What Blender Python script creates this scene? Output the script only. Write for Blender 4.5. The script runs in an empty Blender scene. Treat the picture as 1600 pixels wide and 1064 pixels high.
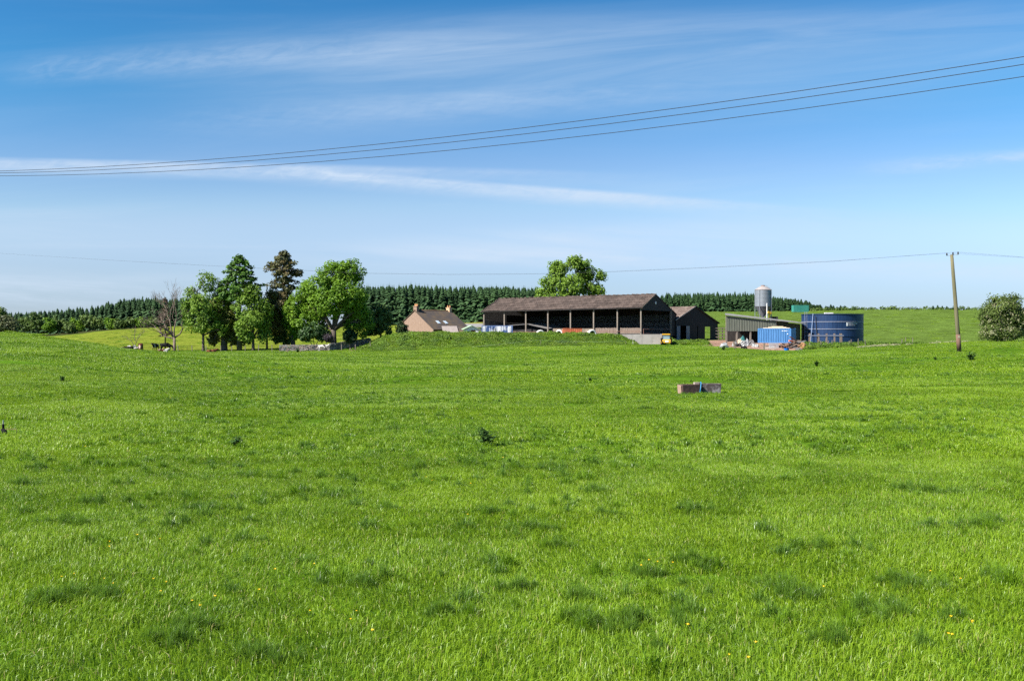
import bpy, math, random
import numpy as np
from mathutils import Vector, Matrix, Euler

R = math.radians
F = 1555.6            # focal length in photo pixels (35 mm lens, photo 1600 wide)
HZ = 515.0            # photo row of the eye-level horizon
ZC = 2.0              # eye height
scene = bpy.context.scene
COL = scene.collection

# ------------------------------------------------------------------ camera
cam_d = bpy.data.cameras.new("camera"); cam_d.lens = 35.0; cam_d.sensor_width = 36.0
cam_d.sensor_fit = 'HORIZONTAL'; cam_d.shift_y = -(532.0 - HZ) / 1600.0
cam_d.clip_start = 0.1; cam_d.clip_end = 20000
cam = bpy.data.objects.new("camera", cam_d); COL.objects.link(cam)
cam.location = (0, 0, ZC); cam.rotation_euler = (R(90), 0, 0)
scene.camera = cam

# ------------------------------------------------------------------ sky and sun
SUN_AZ, SUN_EL = 240.0, 44.0      # azimuth clockwise from +Y
w = bpy.data.worlds.new("World"); scene.world = w; w.use_nodes = True
nt = w.node_tree; N = nt.nodes; LK = nt.links; N.clear()
def nd(t, **k):
    n = N.new(t)
    for a, b in k.items(): setattr(n, a, b)
    return n
def mth(op, a, b=None, c=None, clamp=False):
    n = nd('ShaderNodeMath', operation=op, use_clamp=clamp)
    for i, v in enumerate((a, b, c)):
        if v is None: continue
        if isinstance(v, (int, float)): n.inputs[i].default_value = v
        else: LK.new(v, n.inputs[i])
    return n.outputs[0]
tc = nd('ShaderNodeTexCoord'); sx = nd('ShaderNodeSeparateXYZ'); LK.new(tc.outputs['Generated'], sx.inputs[0])
X_, Y_, Z_ = sx.outputs
yy = mth('MAXIMUM', mth('ABSOLUTE', Y_), 0.02)
U = mth('DIVIDE', X_, yy); V = mth('DIVIDE', Z_, yy)        # direction on the sky, 0.1 = 5.7 degrees
sky = nd('ShaderNodeTexSky'); sky.sky_type = 'NISHITA'; sky.sun_disc = False
sky.sun_elevation = R(SUN_EL); sky.sun_rotation = R(SUN_AZ)
sky.altitude = 200; sky.air_density = 1.0; sky.dust_density = 0.35; sky.ozone_density = 3.0
hs = nd('ShaderNodeHueSaturation'); hs.inputs['Hue'].default_value = 0.495; hs.inputs['Saturation'].default_value = 1.0; hs.inputs['Value'].default_value = 1.12
tn = nd('ShaderNodeMix', data_type='RGBA', blend_type='MULTIPLY'); tn.inputs[0].default_value = 1.0; tn.inputs[7].default_value = (0.122, 0.122, 0.138, 1)
gmn = nd('ShaderNodeGamma'); gmn.inputs[1].default_value = 1.38
bk = nd('ShaderNodeMix', data_type='RGBA', blend_type='MULTIPLY'); bk.inputs[0].default_value = 1.0; bk.inputs[7].default_value = (9.2, 9.2, 9.2, 1)
LK.new(sky.outputs[0], tn.inputs[6]); LK.new(tn.outputs[2], gmn.inputs[0]); LK.new(gmn.outputs[0], bk.inputs[6]); gr = nd('ShaderNodeValToRGB'); gr.color_ramp.interpolation = 'CARDINAL'; el_ = gr.color_ramp.elements      # colour of the clear air by height above the horizon
for i_, (ps_, c_) in enumerate(((0.0, (.52, .63, .83)), (.035, (.54, .65, .84)), (.085, (.88, .87, .89)), (.125, (1.04, 1.01, .89)), (.177, (.94, 1.11, .92)), (.24, (.60, 1.04, .95)), (.31, (.44, .98, .98)), (.5, (.42, .92, .98)))):
    e_ = el_[i_] if i_ < 2 else el_.new(ps_)
    e_.position = ps_; e_.color = (*c_, 1)
LK.new(mth('ABSOLUTE', V), gr.inputs[0])
tn2 = nd('ShaderNodeMix', data_type='RGBA', blend_type='MULTIPLY'); tn2.inputs[0].default_value = 1.0
LK.new(bk.outputs[2], tn2.inputs[6]); LK.new(gr.outputs[0], tn2.inputs[7]); LK.new(tn2.outputs[2], hs.inputs['Color'])
def noise(scale_u, scale_v, skew, detail, seed, dist=0.0):
    cb = nd('ShaderNodeCombineXYZ')
    LK.new(mth('MULTIPLY', U, scale_u), cb.inputs[0])
    LK.new(mth('MULTIPLY', mth('ADD', V, mth('MULTIPLY', U, skew)), scale_v), cb.inputs[1]); cb.inputs[2].default_value = seed
    n = nd('ShaderNodeTexNoise'); n.inputs['Scale'].default_value = 1.0; n.inputs['Detail'].default_value = detail
    n.inputs['Roughness'].default_value = 0.62; n.inputs['Distortion'].default_value = dist
    LK.new(cb.outputs[0], n.inputs['Vector']); return n.outputs[0]
def ss(v, a, b):
    n = nd('ShaderNodeMapRange', interpolation_type='SMOOTHSTEP'); LK.new(v, n.inputs[0])
    n.inputs[1].default_value = a; n.inputs[2].default_value = b; return n.outputs[0]
def px(u): return (u - 800) / F
def py(v): return (HZ - v) / F
def streak(p0, p1, wd_up, wd_dn, amp, nz, fade0=60, fade1=300):
    """soft streak of ice cloud along a line on the sky"""
    k = (py(p1[1]) - py(p0[1])) / (px(p1[0]) - px(p0[0]))
    d = mth('SUBTRACT', V, mth('ADD', mth('MULTIPLY', mth('SUBTRACT', U, px(p0[0])), k), py(p0[1])))
    up = ss(d, wd_up / F, 0.0); dn = ss(d, -wd_dn / F, 0.0)
    m = mth('MULTIPLY', up, dn)
    m = mth('MULTIPLY', m, ss(U, px(p0[0] - fade0), px(p0[0] + fade0)))
    m = mth('MULTIPLY', m, ss(U, px(p1[0] + fade1), px(p1[0] - fade1)))
    return mth('MULTIPLY', mth('MULTIPLY', m, nz), amp)
n1 = ss(noise(2.6, 30, -0.10, 7, 1.3, 0.7), 0.24, 0.86)
n2 = ss(noise(5.5, 70, 0.07, 6, 7.7, 0.3), 0.25, 0.75)
n3 = ss(noise(2.2, 22, -0.05, 6, 4.1, 0.6), 0.42, 0.74)
n4 = ss(noise(40, 120, -0.2, 4, 9.1, 0.8), 0.2, 0.8)
n5 = mth('ADD', mth('MULTIPLY', n2, 0.6), mth('MULTIPLY', n4, 0.4))
parts = [
    streak((40, 110), (560, 76), 34, 36, 0.36, mth('ADD', mth('MULTIPLY', n1, .6), mth('MULTIPLY', n4, .5)), 80, 320),
    streak((420, 100), (1500, 60), 95, 150, 0.70, mth('ADD', mth('MULTIPLY', n1, .6), .24), 300, 900),
    streak((300, 190), (1050, 140), 30, 45, 0.22, n5, 200, 300),
    streak((-300, 247), (700, 268), 10, 26, 0.66, mth('ADD', n5, 0.30), 60, 420),
    streak((420, 266), (1160, 320), 9, 28, 0.60, mth('ADD', n5, 0.30), 200, 260),
    streak((1380, 262), (1700, 236), 18, 18, 0.60, n5, 60, 60),
    streak((-300, 365), (900, 330), 65, 95, 0.62, mth('ADD', mth('MULTIPLY', n3, .7), .25), 200, 700),
    streak((500, 400), (1250, 360), 40, 55, 0.45, mth('ADD', mth('MULTIPLY', n2, .7), .2), 250, 400),
    streak((800, 400), (1800, 428), 20, 34, 0.42, mth('ADD', n5, .15), 300, 200),
    streak((-300, 440), (500, 470), 45, 60, 0.42, mth('ADD', n2, .1), 100, 400),
]
cov = parts[0]
for p in parts[1:]: cov = mth('ADD', cov, p)
cov = mth('ADD', cov, mth('MULTIPLY', n3, 0.05))
cov = mth('ADD', cov, ss(mth('ABSOLUTE', V), 0.17, -0.03) and mth('MULTIPLY', ss(mth('ABSOLUTE', V), 0.20, -0.02), 0.34))
cov = mth('MINIMUM', cov, 0.85)
cl = nd('ShaderNodeMix', data_type='RGBA'); LK.new(cov, cl.inputs[0]); LK.new(hs.outputs[0], cl.inputs[6])
cl.inputs[7].default_value = (5.6, 6.6, 7.9, 1)
bg = nd('ShaderNodeBackground'); bg.inputs[1].default_value = 0.0525
LK.new(cl.outputs[2], bg.inputs[0])
wo = nd('ShaderNodeOutputWorld'); LK.new(bg.outputs[0], wo.inputs[0])

sd = bpy.data.lights.new("sun", 'SUN'); sd.energy = 5.0; sd.angle = R(0.5); sd.color = (1.0, 0.95, 0.87)
sun = bpy.data.objects.new("sun", sd); COL.objects.link(sun)
sdir = Vector((math.sin(R(SUN_AZ)) * math.cos(R(SUN_EL)), math.cos(R(SUN_AZ)) * math.cos(R(SUN_EL)), math.sin(R(SUN_EL))))
sun.rotation_euler = (-sdir).to_track_quat('-Z', 'Y').to_euler(); sun.location = (-40, -20, 60)

vs = scene.view_settings; vs.view_transform = 'Standard'; vs.look = 'None'; vs.exposure = 1.22; vs.gamma = 1.0
scene.cycles.use_denoising = False; scene.cycles.use_adaptive_sampling = True; scene.cycles.adaptive_threshold = 0.02
scene.cycles.max_bounces = 4; scene.cycles.diffuse_bounces = 3; scene.cycles.glossy_bounces = 2; scene.cycles.transparent_max_bounces = 6

# ------------------------------------------------------------------ helpers
def tag(o, label=None, cat=None, group=None, kind=None):
    if label: o["label"] = label
    if cat:
        o["category"] = cat
        if not kind: o["kind"] = "thing"
    if group: o["group"] = group
    if kind: o["kind"] = kind
    return o
def thing(name, label, cat, loc, rz=0.0, group=None):
    o = bpy.data.objects.new(name, None); COL.objects.link(o); o.empty_display_size = 0.3
    o.location = loc; o.rotation_euler = (0, 0, rz); return tag(o, label, cat, group, "thing")
def link(name, me, parent=None, loc=None, rot=None, scale=None):
    o = bpy.data.objects.new(name, me); COL.objects.link(o)
    if parent: o.parent = parent
    if loc is not None: o.location = loc
    if rot is not None: o.rotation_euler = rot
    if scale is not None: o.scale = scale
    return o

_m = {}
def mat(name, c1, c2=None, scale=3.0, rough=0.8, metal=0.0, bump=0.0, spec=0.3, stretch=(1, 1, 1), objrand=0.0, detail=5.0, lo=0.35, hi=0.65):
    if name in _m: return _m[name]
    m = bpy.data.materials.new(name); m.use_nodes = True; t = m.node_tree; b = t.nodes['Principled BSDF']
    b.inputs['Roughness'].default_value = rough; b.inputs['Metallic'].default_value = metal
    b.inputs['Specular IOR Level'].default_value = spec
    col = None
    if c2 is not None or bump:
        tcn = t.nodes.new('ShaderNodeTexCoord'); mp = t.nodes.new('ShaderNodeMapping'); mp.inputs['Scale'].default_value = stretch
        nz = t.nodes.new('ShaderNodeTexNoise'); nz.inputs['Scale'].default_value = scale; nz.inputs['Detail'].default_value = detail
        nz.inputs['Roughness'].default_value = 0.65
        t.links.new(tcn.outputs['Object'], mp.inputs[0]); t.links.new(mp.outputs[0], nz.inputs['Vector'])
    if c2 is not None:
        mr = t.nodes.new('ShaderNodeMapRange'); mr.inputs[1].default_value = lo; mr.inputs[2].default_value = hi
        t.links.new(nz.outputs[0], mr.inputs[0])
        mx = t.nodes.new('ShaderNodeMix'); mx.data_type = 'RGBA'; t.links.new(mr.outputs[0], mx.inputs[0])
        mx.inputs[6].default_value = (*c1, 1); mx.inputs[7].default_value = (*c2, 1); col = mx.outputs[2]
    if objrand:
        oi = t.nodes.new('ShaderNodeObjectInfo'); mr2 = t.nodes.new('ShaderNodeMapRange')
        mr2.inputs[3].default_value = 1 - objrand; mr2.inputs[4].default_value = 1 + objrand; t.links.new(oi.outputs['Random'], mr2.inputs[0])
        hsn = t.nodes.new('ShaderNodeHueSaturation'); t.links.new(mr2.outputs[0], hsn.inputs['Value'])
        if col is not None: t.links.new(col, hsn.inputs['Color'])
        else: hsn.inputs['Color'].default_value = (*c1, 1)
        col = hsn.outputs[0]
    if col is not None: t.links.new(col, b.inputs['Base Color'])
    else: b.inputs['Base Color'].default_value = (*c1, 1)
    if bump:
        bp = t.nodes.new('ShaderNodeBump'); bp.inputs['Strength'].default_value = bump; bp.inputs['Distance'].default_value = 0.05
        t.links.new(nz.outputs[0], bp.inputs['Height']); t.links.new(bp.outputs[0], b.inputs['Normal'])
    _m[name] = m; return m

def leafmat(name, dark, light, trans=0.35, wscale=0.35, rough=0.55, spec=0.25, tint=None, tscale=0.12, tamt=0.6, straw=None):
    """foliage: colour varies per leaf (attribute 'var') and over the plant by noise in world position"""
    if name in _m: return _m[name]
    m = bpy.data.materials.new(name); m.use_nodes = True; t = m.node_tree; b = t.nodes['Principled BSDF']; out = t.nodes['Material Output']
    at = t.nodes.new('ShaderNodeAttribute'); at.attribute_name = 'var'
    ge = t.nodes.new('ShaderNodeNewGeometry'); nz = t.nodes.new('ShaderNodeTexNoise'); nz.inputs['Scale'].default_value = wscale; nz.inputs['Detail'].default_value = 3
    t.links.new(ge.outputs['Position'], nz.inputs['Vector'])
    ad = t.nodes.new('ShaderNodeMath'); ad.operation = 'MULTIPLY_ADD'; ad.inputs[1].default_value = 0.6
    t.links.new(at.outputs['Fac'], ad.inputs[0])
    mr = t.nodes.new('ShaderNodeMapRange'); mr.inputs[1].default_value = 0.3; mr.inputs[2].default_value = 0.7; mr.inputs[4].default_value = 0.45
    t.links.new(nz.outputs[0], mr.inputs[0]); t.links.new(mr.outputs[0], ad.inputs[2])
    mx = t.nodes.new('ShaderNodeMix'); mx.data_type = 'RGBA'; mx.inputs[6].default_value = (*dark, 1); mx.inputs[7].default_value = (*light, 1)
    t.links.new(ad.outputs[0], mx.inputs[0]); col = mx.outputs[2]
    if straw:
        gt = t.nodes.new('ShaderNodeMath'); gt.operation = 'GREATER_THAN'; gt.inputs[1].default_value = straw; t.links.new(at.outputs['Fac'], gt.inputs[0])
        sm = t.nodes.new('ShaderNodeMix'); sm.data_type = 'RGBA'; t.links.new(gt.outputs[0], sm.inputs[0]); t.links.new(col, sm.inputs[6]); sm.inputs[7].default_value = (.40, .36, .13, 1); col = sm.outputs[2]
    if tint:
        n2 = t.nodes.new('ShaderNodeTexNoise'); n2.inputs['Scale'].default_value = tscale; n2.inputs['Detail'].default_value = 4
        t.links.new(ge.outputs['Position'], n2.inputs['Vector'])
        m2 = t.nodes.new('ShaderNodeMapRange'); m2.inputs[1].default_value = 0.42; m2.inputs[2].default_value = 0.66; m2.inputs[4].default_value = tamt
        t.links.new(n2.outputs[0], m2.inputs[0])
        x2 = t.nodes.new('ShaderNodeMix'); x2.data_type = 'RGBA'; t.links.new(m2.outputs[0], x2.inputs[0])
        t.links.new(col, x2.inputs[6]); x2.inputs[7].default_value = (*tint, 1); col = x2.outputs[2]
    b.inputs['Roughness'].default_value = rough; b.inputs['Specular IOR Level'].default_value = spec
    t.links.new(col, b.inputs['Base Color'])
    tr = t.nodes.new('ShaderNodeBsdfTranslucent'); t.links.new(col, tr.inputs['Color'])
    ms = t.nodes.new('ShaderNodeMixShader'); ms.inputs[0].default_value = trans
    t.links.new(b.outputs[0], ms.inputs[1]); t.links.new(tr.outputs[0], ms.inputs[2]); t.links.new(ms.outputs[0], out.inputs['Surface'])
    _m[name] = m; return m

class MB:
    """collects shapes into one mesh"""
    def __init__(s): s.v = []; s.f = []; s.mi = []
    def add(s, vs_, fs, mi=0):
        o = len(s.v); s.v += [tuple(p) for p in vs_]; s.f += [tuple(i + o for i in f) for f in fs]; s.mi += [mi] * len(fs); return s
    def box(s, c, d, rot=None, mi=0, taper=1.0):
        x, y, z = d[0] / 2, d[1] / 2, d[2] / 2; t = taper
        p = [(-x, -y, -z), (x, -y, -z), (x, y, -z), (-x, y, -z), (-x*t, -y*t, z), (x*t, -y*t, z), (x*t, y*t, z), (-x*t, y*t, z)]
        M = Euler(rot).to_matrix() if rot else None
        p = [(M @ Vector(q) if M else Vector(q)) + Vector(c) for q in p]
        return s.add(p, [(0, 3, 2, 1), (4, 5, 6, 7), (0, 1, 5, 4), (1, 2, 6, 5), (2, 3, 7, 6), (3, 0, 4, 7)], mi)
    def span(s, x0, x1, y0, y1, z0, z1, mi=0): return s.box(((x0+x1)/2, (y0+y1)/2, (z0+z1)/2), (x1-x0, y1-y0, z1-z0), None, mi)
    def prism(s, poly, n, mi=0):
        """polygon (3-D points) extruded by vector n"""
        k = len(poly); a = [Vector(p) for p in poly]; b = [p + Vector(n) for p in a]
        fs = [tuple(range(k))[::-1], tuple(range(k, 2*k))] + [(i, (i+1) % k, (i+1) % k + k, i + k) for i in range(k)]
        return s.add(a + b, fs, mi)
    def tube(s, pts, rad, seg=6, mi=0, cap=True):
        pts = [Vector(p) for p in pts]; n = len(pts)
        if isinstance(rad, (int, float)): rad = [rad] * n
        o = len(s.v); prev = None
        for i, p in enumerate(pts):
            d = (pts[min(i+1, n-1)] - pts[max(i-1, 0)]).normalized()
            if prev is None: a = d.orthogonal().normalized()
            else:
                a = prev - d * prev.dot(d); a = a.normalized() if a.length > 1e-6 else d.orthogonal().normalized()
            prev = a; b = d.cross(a)
            for k in range(seg):
                t = 2 * math.pi * k / seg; s.v.append(tuple(p + (a * math.cos(t) + b * math.sin(t)) * rad[i]))
        for i in range(n - 1):
            for k in range(seg):
                s.f.append((o+i*seg+k, o+i*seg+(k+1) % seg, o+(i+1)*seg+(k+1) % seg, o+(i+1)*seg+k)); s.mi.append(mi)
        if cap:
            s.f.append(tuple(o+k for k in range(seg))[::-1]); s.f.append(tuple(o+(n-1)*seg+k for k in range(seg))); s.mi += [mi, mi]
        return s
    def lathe(s, prof, seg=24, c=(0, 0, 0), mi=0, a0=0, a1=2*math.pi):
        o = len(s.v); full = abs(a1 - a0 - 2*math.pi) < 1e-4; m = seg if full else seg + 1
        for r, z in prof:
            for k in range(m):
                t = a0 + (a1 - a0) * k / seg; s.v.append((c[0] + r*math.cos(t), c[1] + r*math.sin(t), c[2] + z))
        for i in range(len(prof) - 1):
            for k in range(seg):
                k2 = (k+1) % m; s.f.append((o+i*m+k, o+i*m+k2, o+(i+1)*m+k2, o+(i+1)*m+k)); s.mi.append(mi)
        return s
    def build(s, name, mats, parent=None, smooth=False, loc=None, rot=None, bevel=0.0):
        me = bpy.data.meshes.new(name); me.from_pydata(s.v, [], s.f)
        for m in (mats if isinstance(mats, (list, tuple)) else [mats]): me.materials.append(m)
        me.polygons.foreach_set('material_index', s.mi)
        if smooth: me.polygons.foreach_set('use_smooth', [True] * len(s.f))
        me.update(); o = link(name, me, parent, loc, rot)
        if bevel:
            b = o.modifiers.new('bevel', 'BEVEL'); b.width = bevel; b.segments = 2; b.limit_method = 'ANGLE'
        return o

def arr_mesh(name, verts, faces, mats, var=None, mi=None, smooth=False):
    """numpy verts (n,3); faces list of arrays with equal side counts"""
    me = bpy.data.meshes.new(name)
    fl = [f for f in faces if len(f)]
    loops = np.concatenate([f.ravel() for f in fl]).astype(np.int32)
    sizes = np.concatenate([np.full(len(f), f.shape[1]) for f in fl]).astype(np.int32)
    me.vertices.add(len(verts)); me.vertices.foreach_set('co', np.asarray(verts, dtype=np.float32).ravel())
    me.loops.add(len(loops)); me.loops.foreach_set('vertex_index', loops)
    me.polygons.add(len(sizes)); st = np.zeros(len(sizes), np.int32); st[1:] = np.cumsum(sizes)[:-1]
    me.polygons.foreach_set('loop_start', st)
    if mi is not None: me.polygons.foreach_set('material_index', np.asarray(mi, np.int32))
    if smooth: me.polygons.foreach_set('use_smooth', np.ones(len(sizes), bool))
    for m in mats: me.materials.append(m)
    if var is not None:
        a = me.attributes.new('var', 'FLOAT', 'POINT'); a.data.foreach_set('value', np.asarray(var, np.float32))
    me.update(); me.validate(); return me

# ------------------------------------------------------------------ terrain
def pchip(x, y, xn):
    x = np.asarray(x, float); y = np.asarray(y, float); h = np.diff(x); d = np.diff(y) / h; m = np.zeros_like(y)
    for i in range(1, len(x) - 1):
        if d[i-1] * d[i] > 0:
            w1 = 2*h[i] + h[i-1]; w2 = h[i] + 2*h[i-1]; m[i] = (w1 + w2) / (w1/d[i-1] + w2/d[i])
    m[0] = d[0]; m[-1] = d[-1]
    xn = np.clip(xn, x[0], x[-1]); k = np.clip(np.searchsorted(x, xn) - 1, 0, len(x) - 2); t = (xn - x[k]) / h[k]
    return (2*t**3-3*t**2+1)*y[k] + (t**3-2*t**2+t)*h[k]*m[k] + (-2*t**3+3*t**2)*y[k+1] + (t**3-t**2)*h[k]*m[k+1]
CP = [-1500, -200, 0, 90, 180, 300, 400, 600, 800, 1000, 1120, 1220, 1400, 1600, 1900, 3000]
ROWS = [   # depth, then ground height for each column above (camera stands at height 0)
 (0,   [0]*16),
 (18,  [-.1, -.15, -.15, -.18, -.2, -.22, -.25, -.25, -.25, -.25, -.25, -.25, -.22, -.2, -.2, -.1]),
 (40,  [.3, .15, .05, -.1, -.25, -.4, -.5, -.6, -.6, -.6, -.6, -.6, -.5, -.4, -.3, 0]),
 (80,  [1.6, 1.2, 1.0, .7, .25, -.3, -.65, -1.0, -1.1, -1.0, -.9, -.75, -.45, -.1, .2, .6]),
 (110, [2.2, 1.8, 1.55, .98, .0, -.8, -1.15, -1.4, -1.4, -1.2, -1.05, -.9, -.35, .28, .6, 1]),
 (130, [1.8, 1.4, 1.2, .60, -.6, -1.3, -1.5, -1.6, -1.4, -1.2, -1.1, -1.05, -.2, .48, .8, 1.2]),
 (150, [1.0, .6, .5, -.2, -1.2, -1.7, -1.75, -1.65, -1.3, -1.1, -1.1, -1.35, -.5, .2, .5, 1]),
 (166, [0, -.2, -.4, -.9, -1.75, -1.9, -1.95, -1.75, -1.15, -.98, -1.1, -1.5, -.75, -.3, 0, 1]),
 (180, [-1, -1, -1.2, -1.6, -2.0, -2.05, -2.0, -1.8, -1.0, -.87, -1.0, -.95, -.95, -.7, -.4, .5]),
 (200, [-2, -2, -2.0, -2.0, -1.9, -1.8, -1.6, -.9, -.6, -.5, -.4, -.2, -.9, -.8, -.4, .5]),
 (220, [-2, -2, -2.0, -1.8, -1.3, -1.0, -.8, -.2, 0, 0, 0, .2, -.2, .2, .5, 1]),
 (260, [-2, -2, -1.9, -1.2, 0, .6, .8, 1.2, 1.6, 1.8, 2.0, 2.2, 2.0, 2.2, 2.5, 3]),
 (330, [-2, -2, -1.5, -.6, 1.4, 2.9, 3.0, 3.2, 4.6, 6.2, 7.0, 7.1, 6.9, 6.9, 6.9, 7]),
 (400, [-2, -2, -1, .3, 2.2, 3.4, 3.6, 4.0, 6.0, 8.4, 8.9, 9.1, 9.8, 9.6, 9.5, 9]),
 (480, [-2, -1, -.6, .5, 2, 3, 3.5, 4.0, 6.0, 8.4, 8.9, 9.2, 9.8, 9.6, 9.5, 9]),
 (900, [0, 0, 0, 0, 1, 2, 3, 4, 5, 7, 8, 8, 8, 8, 8, 8]),
 (3000, [10]*16), (9000, [20]*16)]
YK = np.array([r[0] for r in ROWS], float)
PXG = np.concatenate([np.linspace(-6000, -520, 24)[:-1], np.arange(-520, 2121, 8.0), np.linspace(2120, 7600, 24)[1:]])
YG = np.concatenate([np.linspace(-60, 0, 7)[:-1], np.arange(0, 60, 1.0), np.arange(60, 160, 2.0), np.arange(160, 240, 0.8), np.arange(240, 420, 3.0), np.geomspace(420, 9000, 40)])
tab = np.stack([pchip(YK, [r[1][j] for r in ROWS], np.maximum(YG, 0)) for j in range(len(CP))], 1)     # (nY, nCP)
ZG = np.stack([pchip(CP, tab[i], PXG) for i in range(len(YG))], 0)                                     # (nY, nPX)
def sst(a, b, x): t = np.clip((x - a) / (b - a), 0, 1); return t*t*(3-2*t)
PP, YYg = np.meshgrid(PXG, YG)
XXg = (PP - 800) / F * np.maximum(YYg, 6.0)
def smooth_noise(x, y, s, seed):
    r = np.random.RandomState(seed); o = np.zeros_like(x)
    for k in range(7):
        a = r.uniform(0, 6.28); f = r.uniform(.6, 1.6) / s; o += np.sin((x*math.cos(a) + y*math.sin(a))*f*6.28 + r.uniform(0, 6.28))
    return o / 7
# grassed bank in front of the farm and the raised yard behind it
ytop = 184.5 + (PP - 620) * 0.004 + 0.8*np.sin(PP*0.05)
foot = np.interp(PP, [540, 580, 620, 700, 800, 900, 1000], [185, 179.5, 177.5, 176.5, 178.5, 180.0, 183.5])
rise = sst(foot, foot + 8.0, YYg)
hgt_px = np.interp(PP, [552, 575, 600, 632, 760, 900, 935, 955, 972, 990, 1004], [-2.0, -.9, .35, 1.05, 1.0, 1.05, 1.15, 1.5, 1.1, -.1, -.9])
bankw = sst(548, 572, PP) * (1 - sst(992, 1006, PP)) * (1 - sst(193, 200, YYg))
bz = np.where(bankw > 0, ZG + np.maximum(0, hgt_px + 0.10*smooth_noise(XXg, YYg, 4.5, 3) - ZG) * rise, ZG)
ZG = ZG * (1 - bankw) + bz * bankw
yardw = sst(725, 765, PP) * (1 - sst(1046, 1052, PP)) * sst(187.6, 189.0, YYg) * (1 - sst(232, 250, YYg))
ZG = ZG * (1 - yardw) + 0.9 * yardw
und = 0.07*smooth_noise(XXg, YYg, 7.0, 1) + 0.045*smooth_noise(XXg, YYg, 3.0, 2)
ZG = ZG + und * sst(2, 9, np.abs(YYg)) * (1 - yardw) * (1 + 3*sst(200, 300, YYg))
def gz(x, y):
    yv = max(y, 6.0); p = 800 + F * x / yv
    i = int(np.clip(np.searchsorted(YG, y) - 1, 0, len(YG)-2)); j = int(np.clip(np.searchsorted(PXG, p) - 1, 0, len(PXG)-2))
    a = min(max((y - YG[i]) / (YG[i+1]-YG[i]), 0), 1); b = min(max((p - PXG[j]) / (PXG[j+1]-PXG[j]), 0), 1)
    return float((ZG[i, j]*(1-b) + ZG[i, j+1]*b)*(1-a) + (ZG[i+1, j]*(1-b) + ZG[i+1, j+1]*b)*a)
def W(p, q, Y): return Vector(((p-800)/F*Y, Y, ZC + (HZ-q)/F*Y))
def G(p, Y, dz=0.0):
    x = (p-800)/F*Y; return Vector((x, Y, gz(x, Y) + dz))
def gnorm(x, y, e=0.8): return Vector((gz(x-e, y) - gz(x+e, y), gz(x, y-e) - gz(x, y+e), 2*e)).normalized()

# ground colours by what grows or lies there
def lerp(c, c2, wgt): return c*(1-wgt[..., None]) + np.array(c2)*wgt[..., None]
gcol = np.zeros(ZG.shape + (3,)) + np.array((0.065, 0.135, 0.010))
nzc = smooth_noise(XXg, YYg, 30, 5) * .5 + smooth_noise(XXg, YYg, 11, 6) * .5
behind = sst(186, 192, YYg + np.interp(PP, [0, 120, 200, 600], [60, 20, -2, -3]))
gcol = lerp(gcol, (0.088, 0.138, 0.026), sst(195, 206, YYg) * sst(1000, 1050, PP))                # hill pasture
yel = behind * (1 - sst(600, 720, PP)) * (1 - sst(345, 360, YYg))
gcol = lerp(gcol, (0.165, 0.190, 0.026), yel * (0.80 + 0.3*np.clip(nzc, -1, .6)))                 # buttercup meadow
gcol = lerp(gcol, (0.20, 0.20, 0.05), sst(250, 300, YYg) * sst(640, 720, PP) * (1 - sst(900, 980, PP)) * (1 - sst(345, 360, YYg)))
dirt = sst(167, 171, YYg + 1.5*nzc + np.interp(PP, [1095, 1130, 1200, 1258], [-12, -6, 1.5, 3.0])) * sst(1092, 1112, PP + 8*nzc) * (1 - sst(1246, 1256, PP + 5*nzc)) * (1 - sst(205, 212, YYg))
gcol = lerp(gcol, (0.27, 0.17, 0.125), dirt)
yard = yardw * (1 - sst(225, 232, YYg)); gcol = lerp(gcol, (0.16, 0.135, 0.11), yard)
tyc = np.interp(PP, [400, 470, 520, 560, 590], [169.5, 173.0, 178.5, 184.0, 190.0])
track = sst(1.9, .8, np.abs(YYg - tyc) + .5*nzc) * sst(405, 450, PP) * (1 - sst(560, 580, PP))
gcol = lerp(gcol, (0.25, 0.165, 0.11), track * .9)
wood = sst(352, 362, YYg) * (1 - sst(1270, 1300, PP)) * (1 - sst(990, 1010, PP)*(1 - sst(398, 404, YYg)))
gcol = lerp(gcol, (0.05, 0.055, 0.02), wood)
nY, nX = ZG.shape
vv = np.stack([XXg, YYg, ZG], -1).reshape(-1, 3)
ii, jj = np.meshgrid(np.arange(nY-1), np.arange(nX-1), indexing='ij'); q0 = (ii*nX + jj).ravel()
gm = bpy.data.materials.new("ground_turf"); gm.use_nodes = True; t = gm.node_tree; b = t.nodes['Principled BSDF']
at = t.nodes.new('ShaderNodeAttribute'); at.attribute_name = 'gcol'
ge = t.nodes.new('ShaderNodeNewGeometry')
def gnoise(s, d):
    n = t.nodes.new('ShaderNodeTexNoise'); n.inputs['Scale'].default_value = s; n.inputs['Detail'].default_value = d; n.inputs['Roughness'].default_value = .7
    t.links.new(ge.outputs['Position'], n.inputs['Vector']); return n.outputs[0]
na, nb = gnoise(0.16, 6), gnoise(1.3, 5)
mr = t.nodes.new('ShaderNodeMapRange'); mr.inputs[1].default_value = .3; mr.inputs[2].default_value = .7; mr.inputs[3].default_value = .62; mr.inputs[4].default_value = 1.3
t.links.new(na, mr.inputs[0])
mr3 = t.nodes.new('ShaderNodeMapRange'); mr3.inputs[1].default_value = .3; mr3.inputs[2].default_value = .7; mr3.inputs[3].default_value = .66; mr3.inputs[4].default_value = 1.28
t.links.new(nb, mr3.inputs[0])
mu = t.nodes.new('ShaderNodeMath'); mu.operation = 'MULTIPLY'; t.links.new(mr.outputs[0], mu.inputs[0]); t.links.new(mr3.outputs[0], mu.inputs[1])
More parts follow.
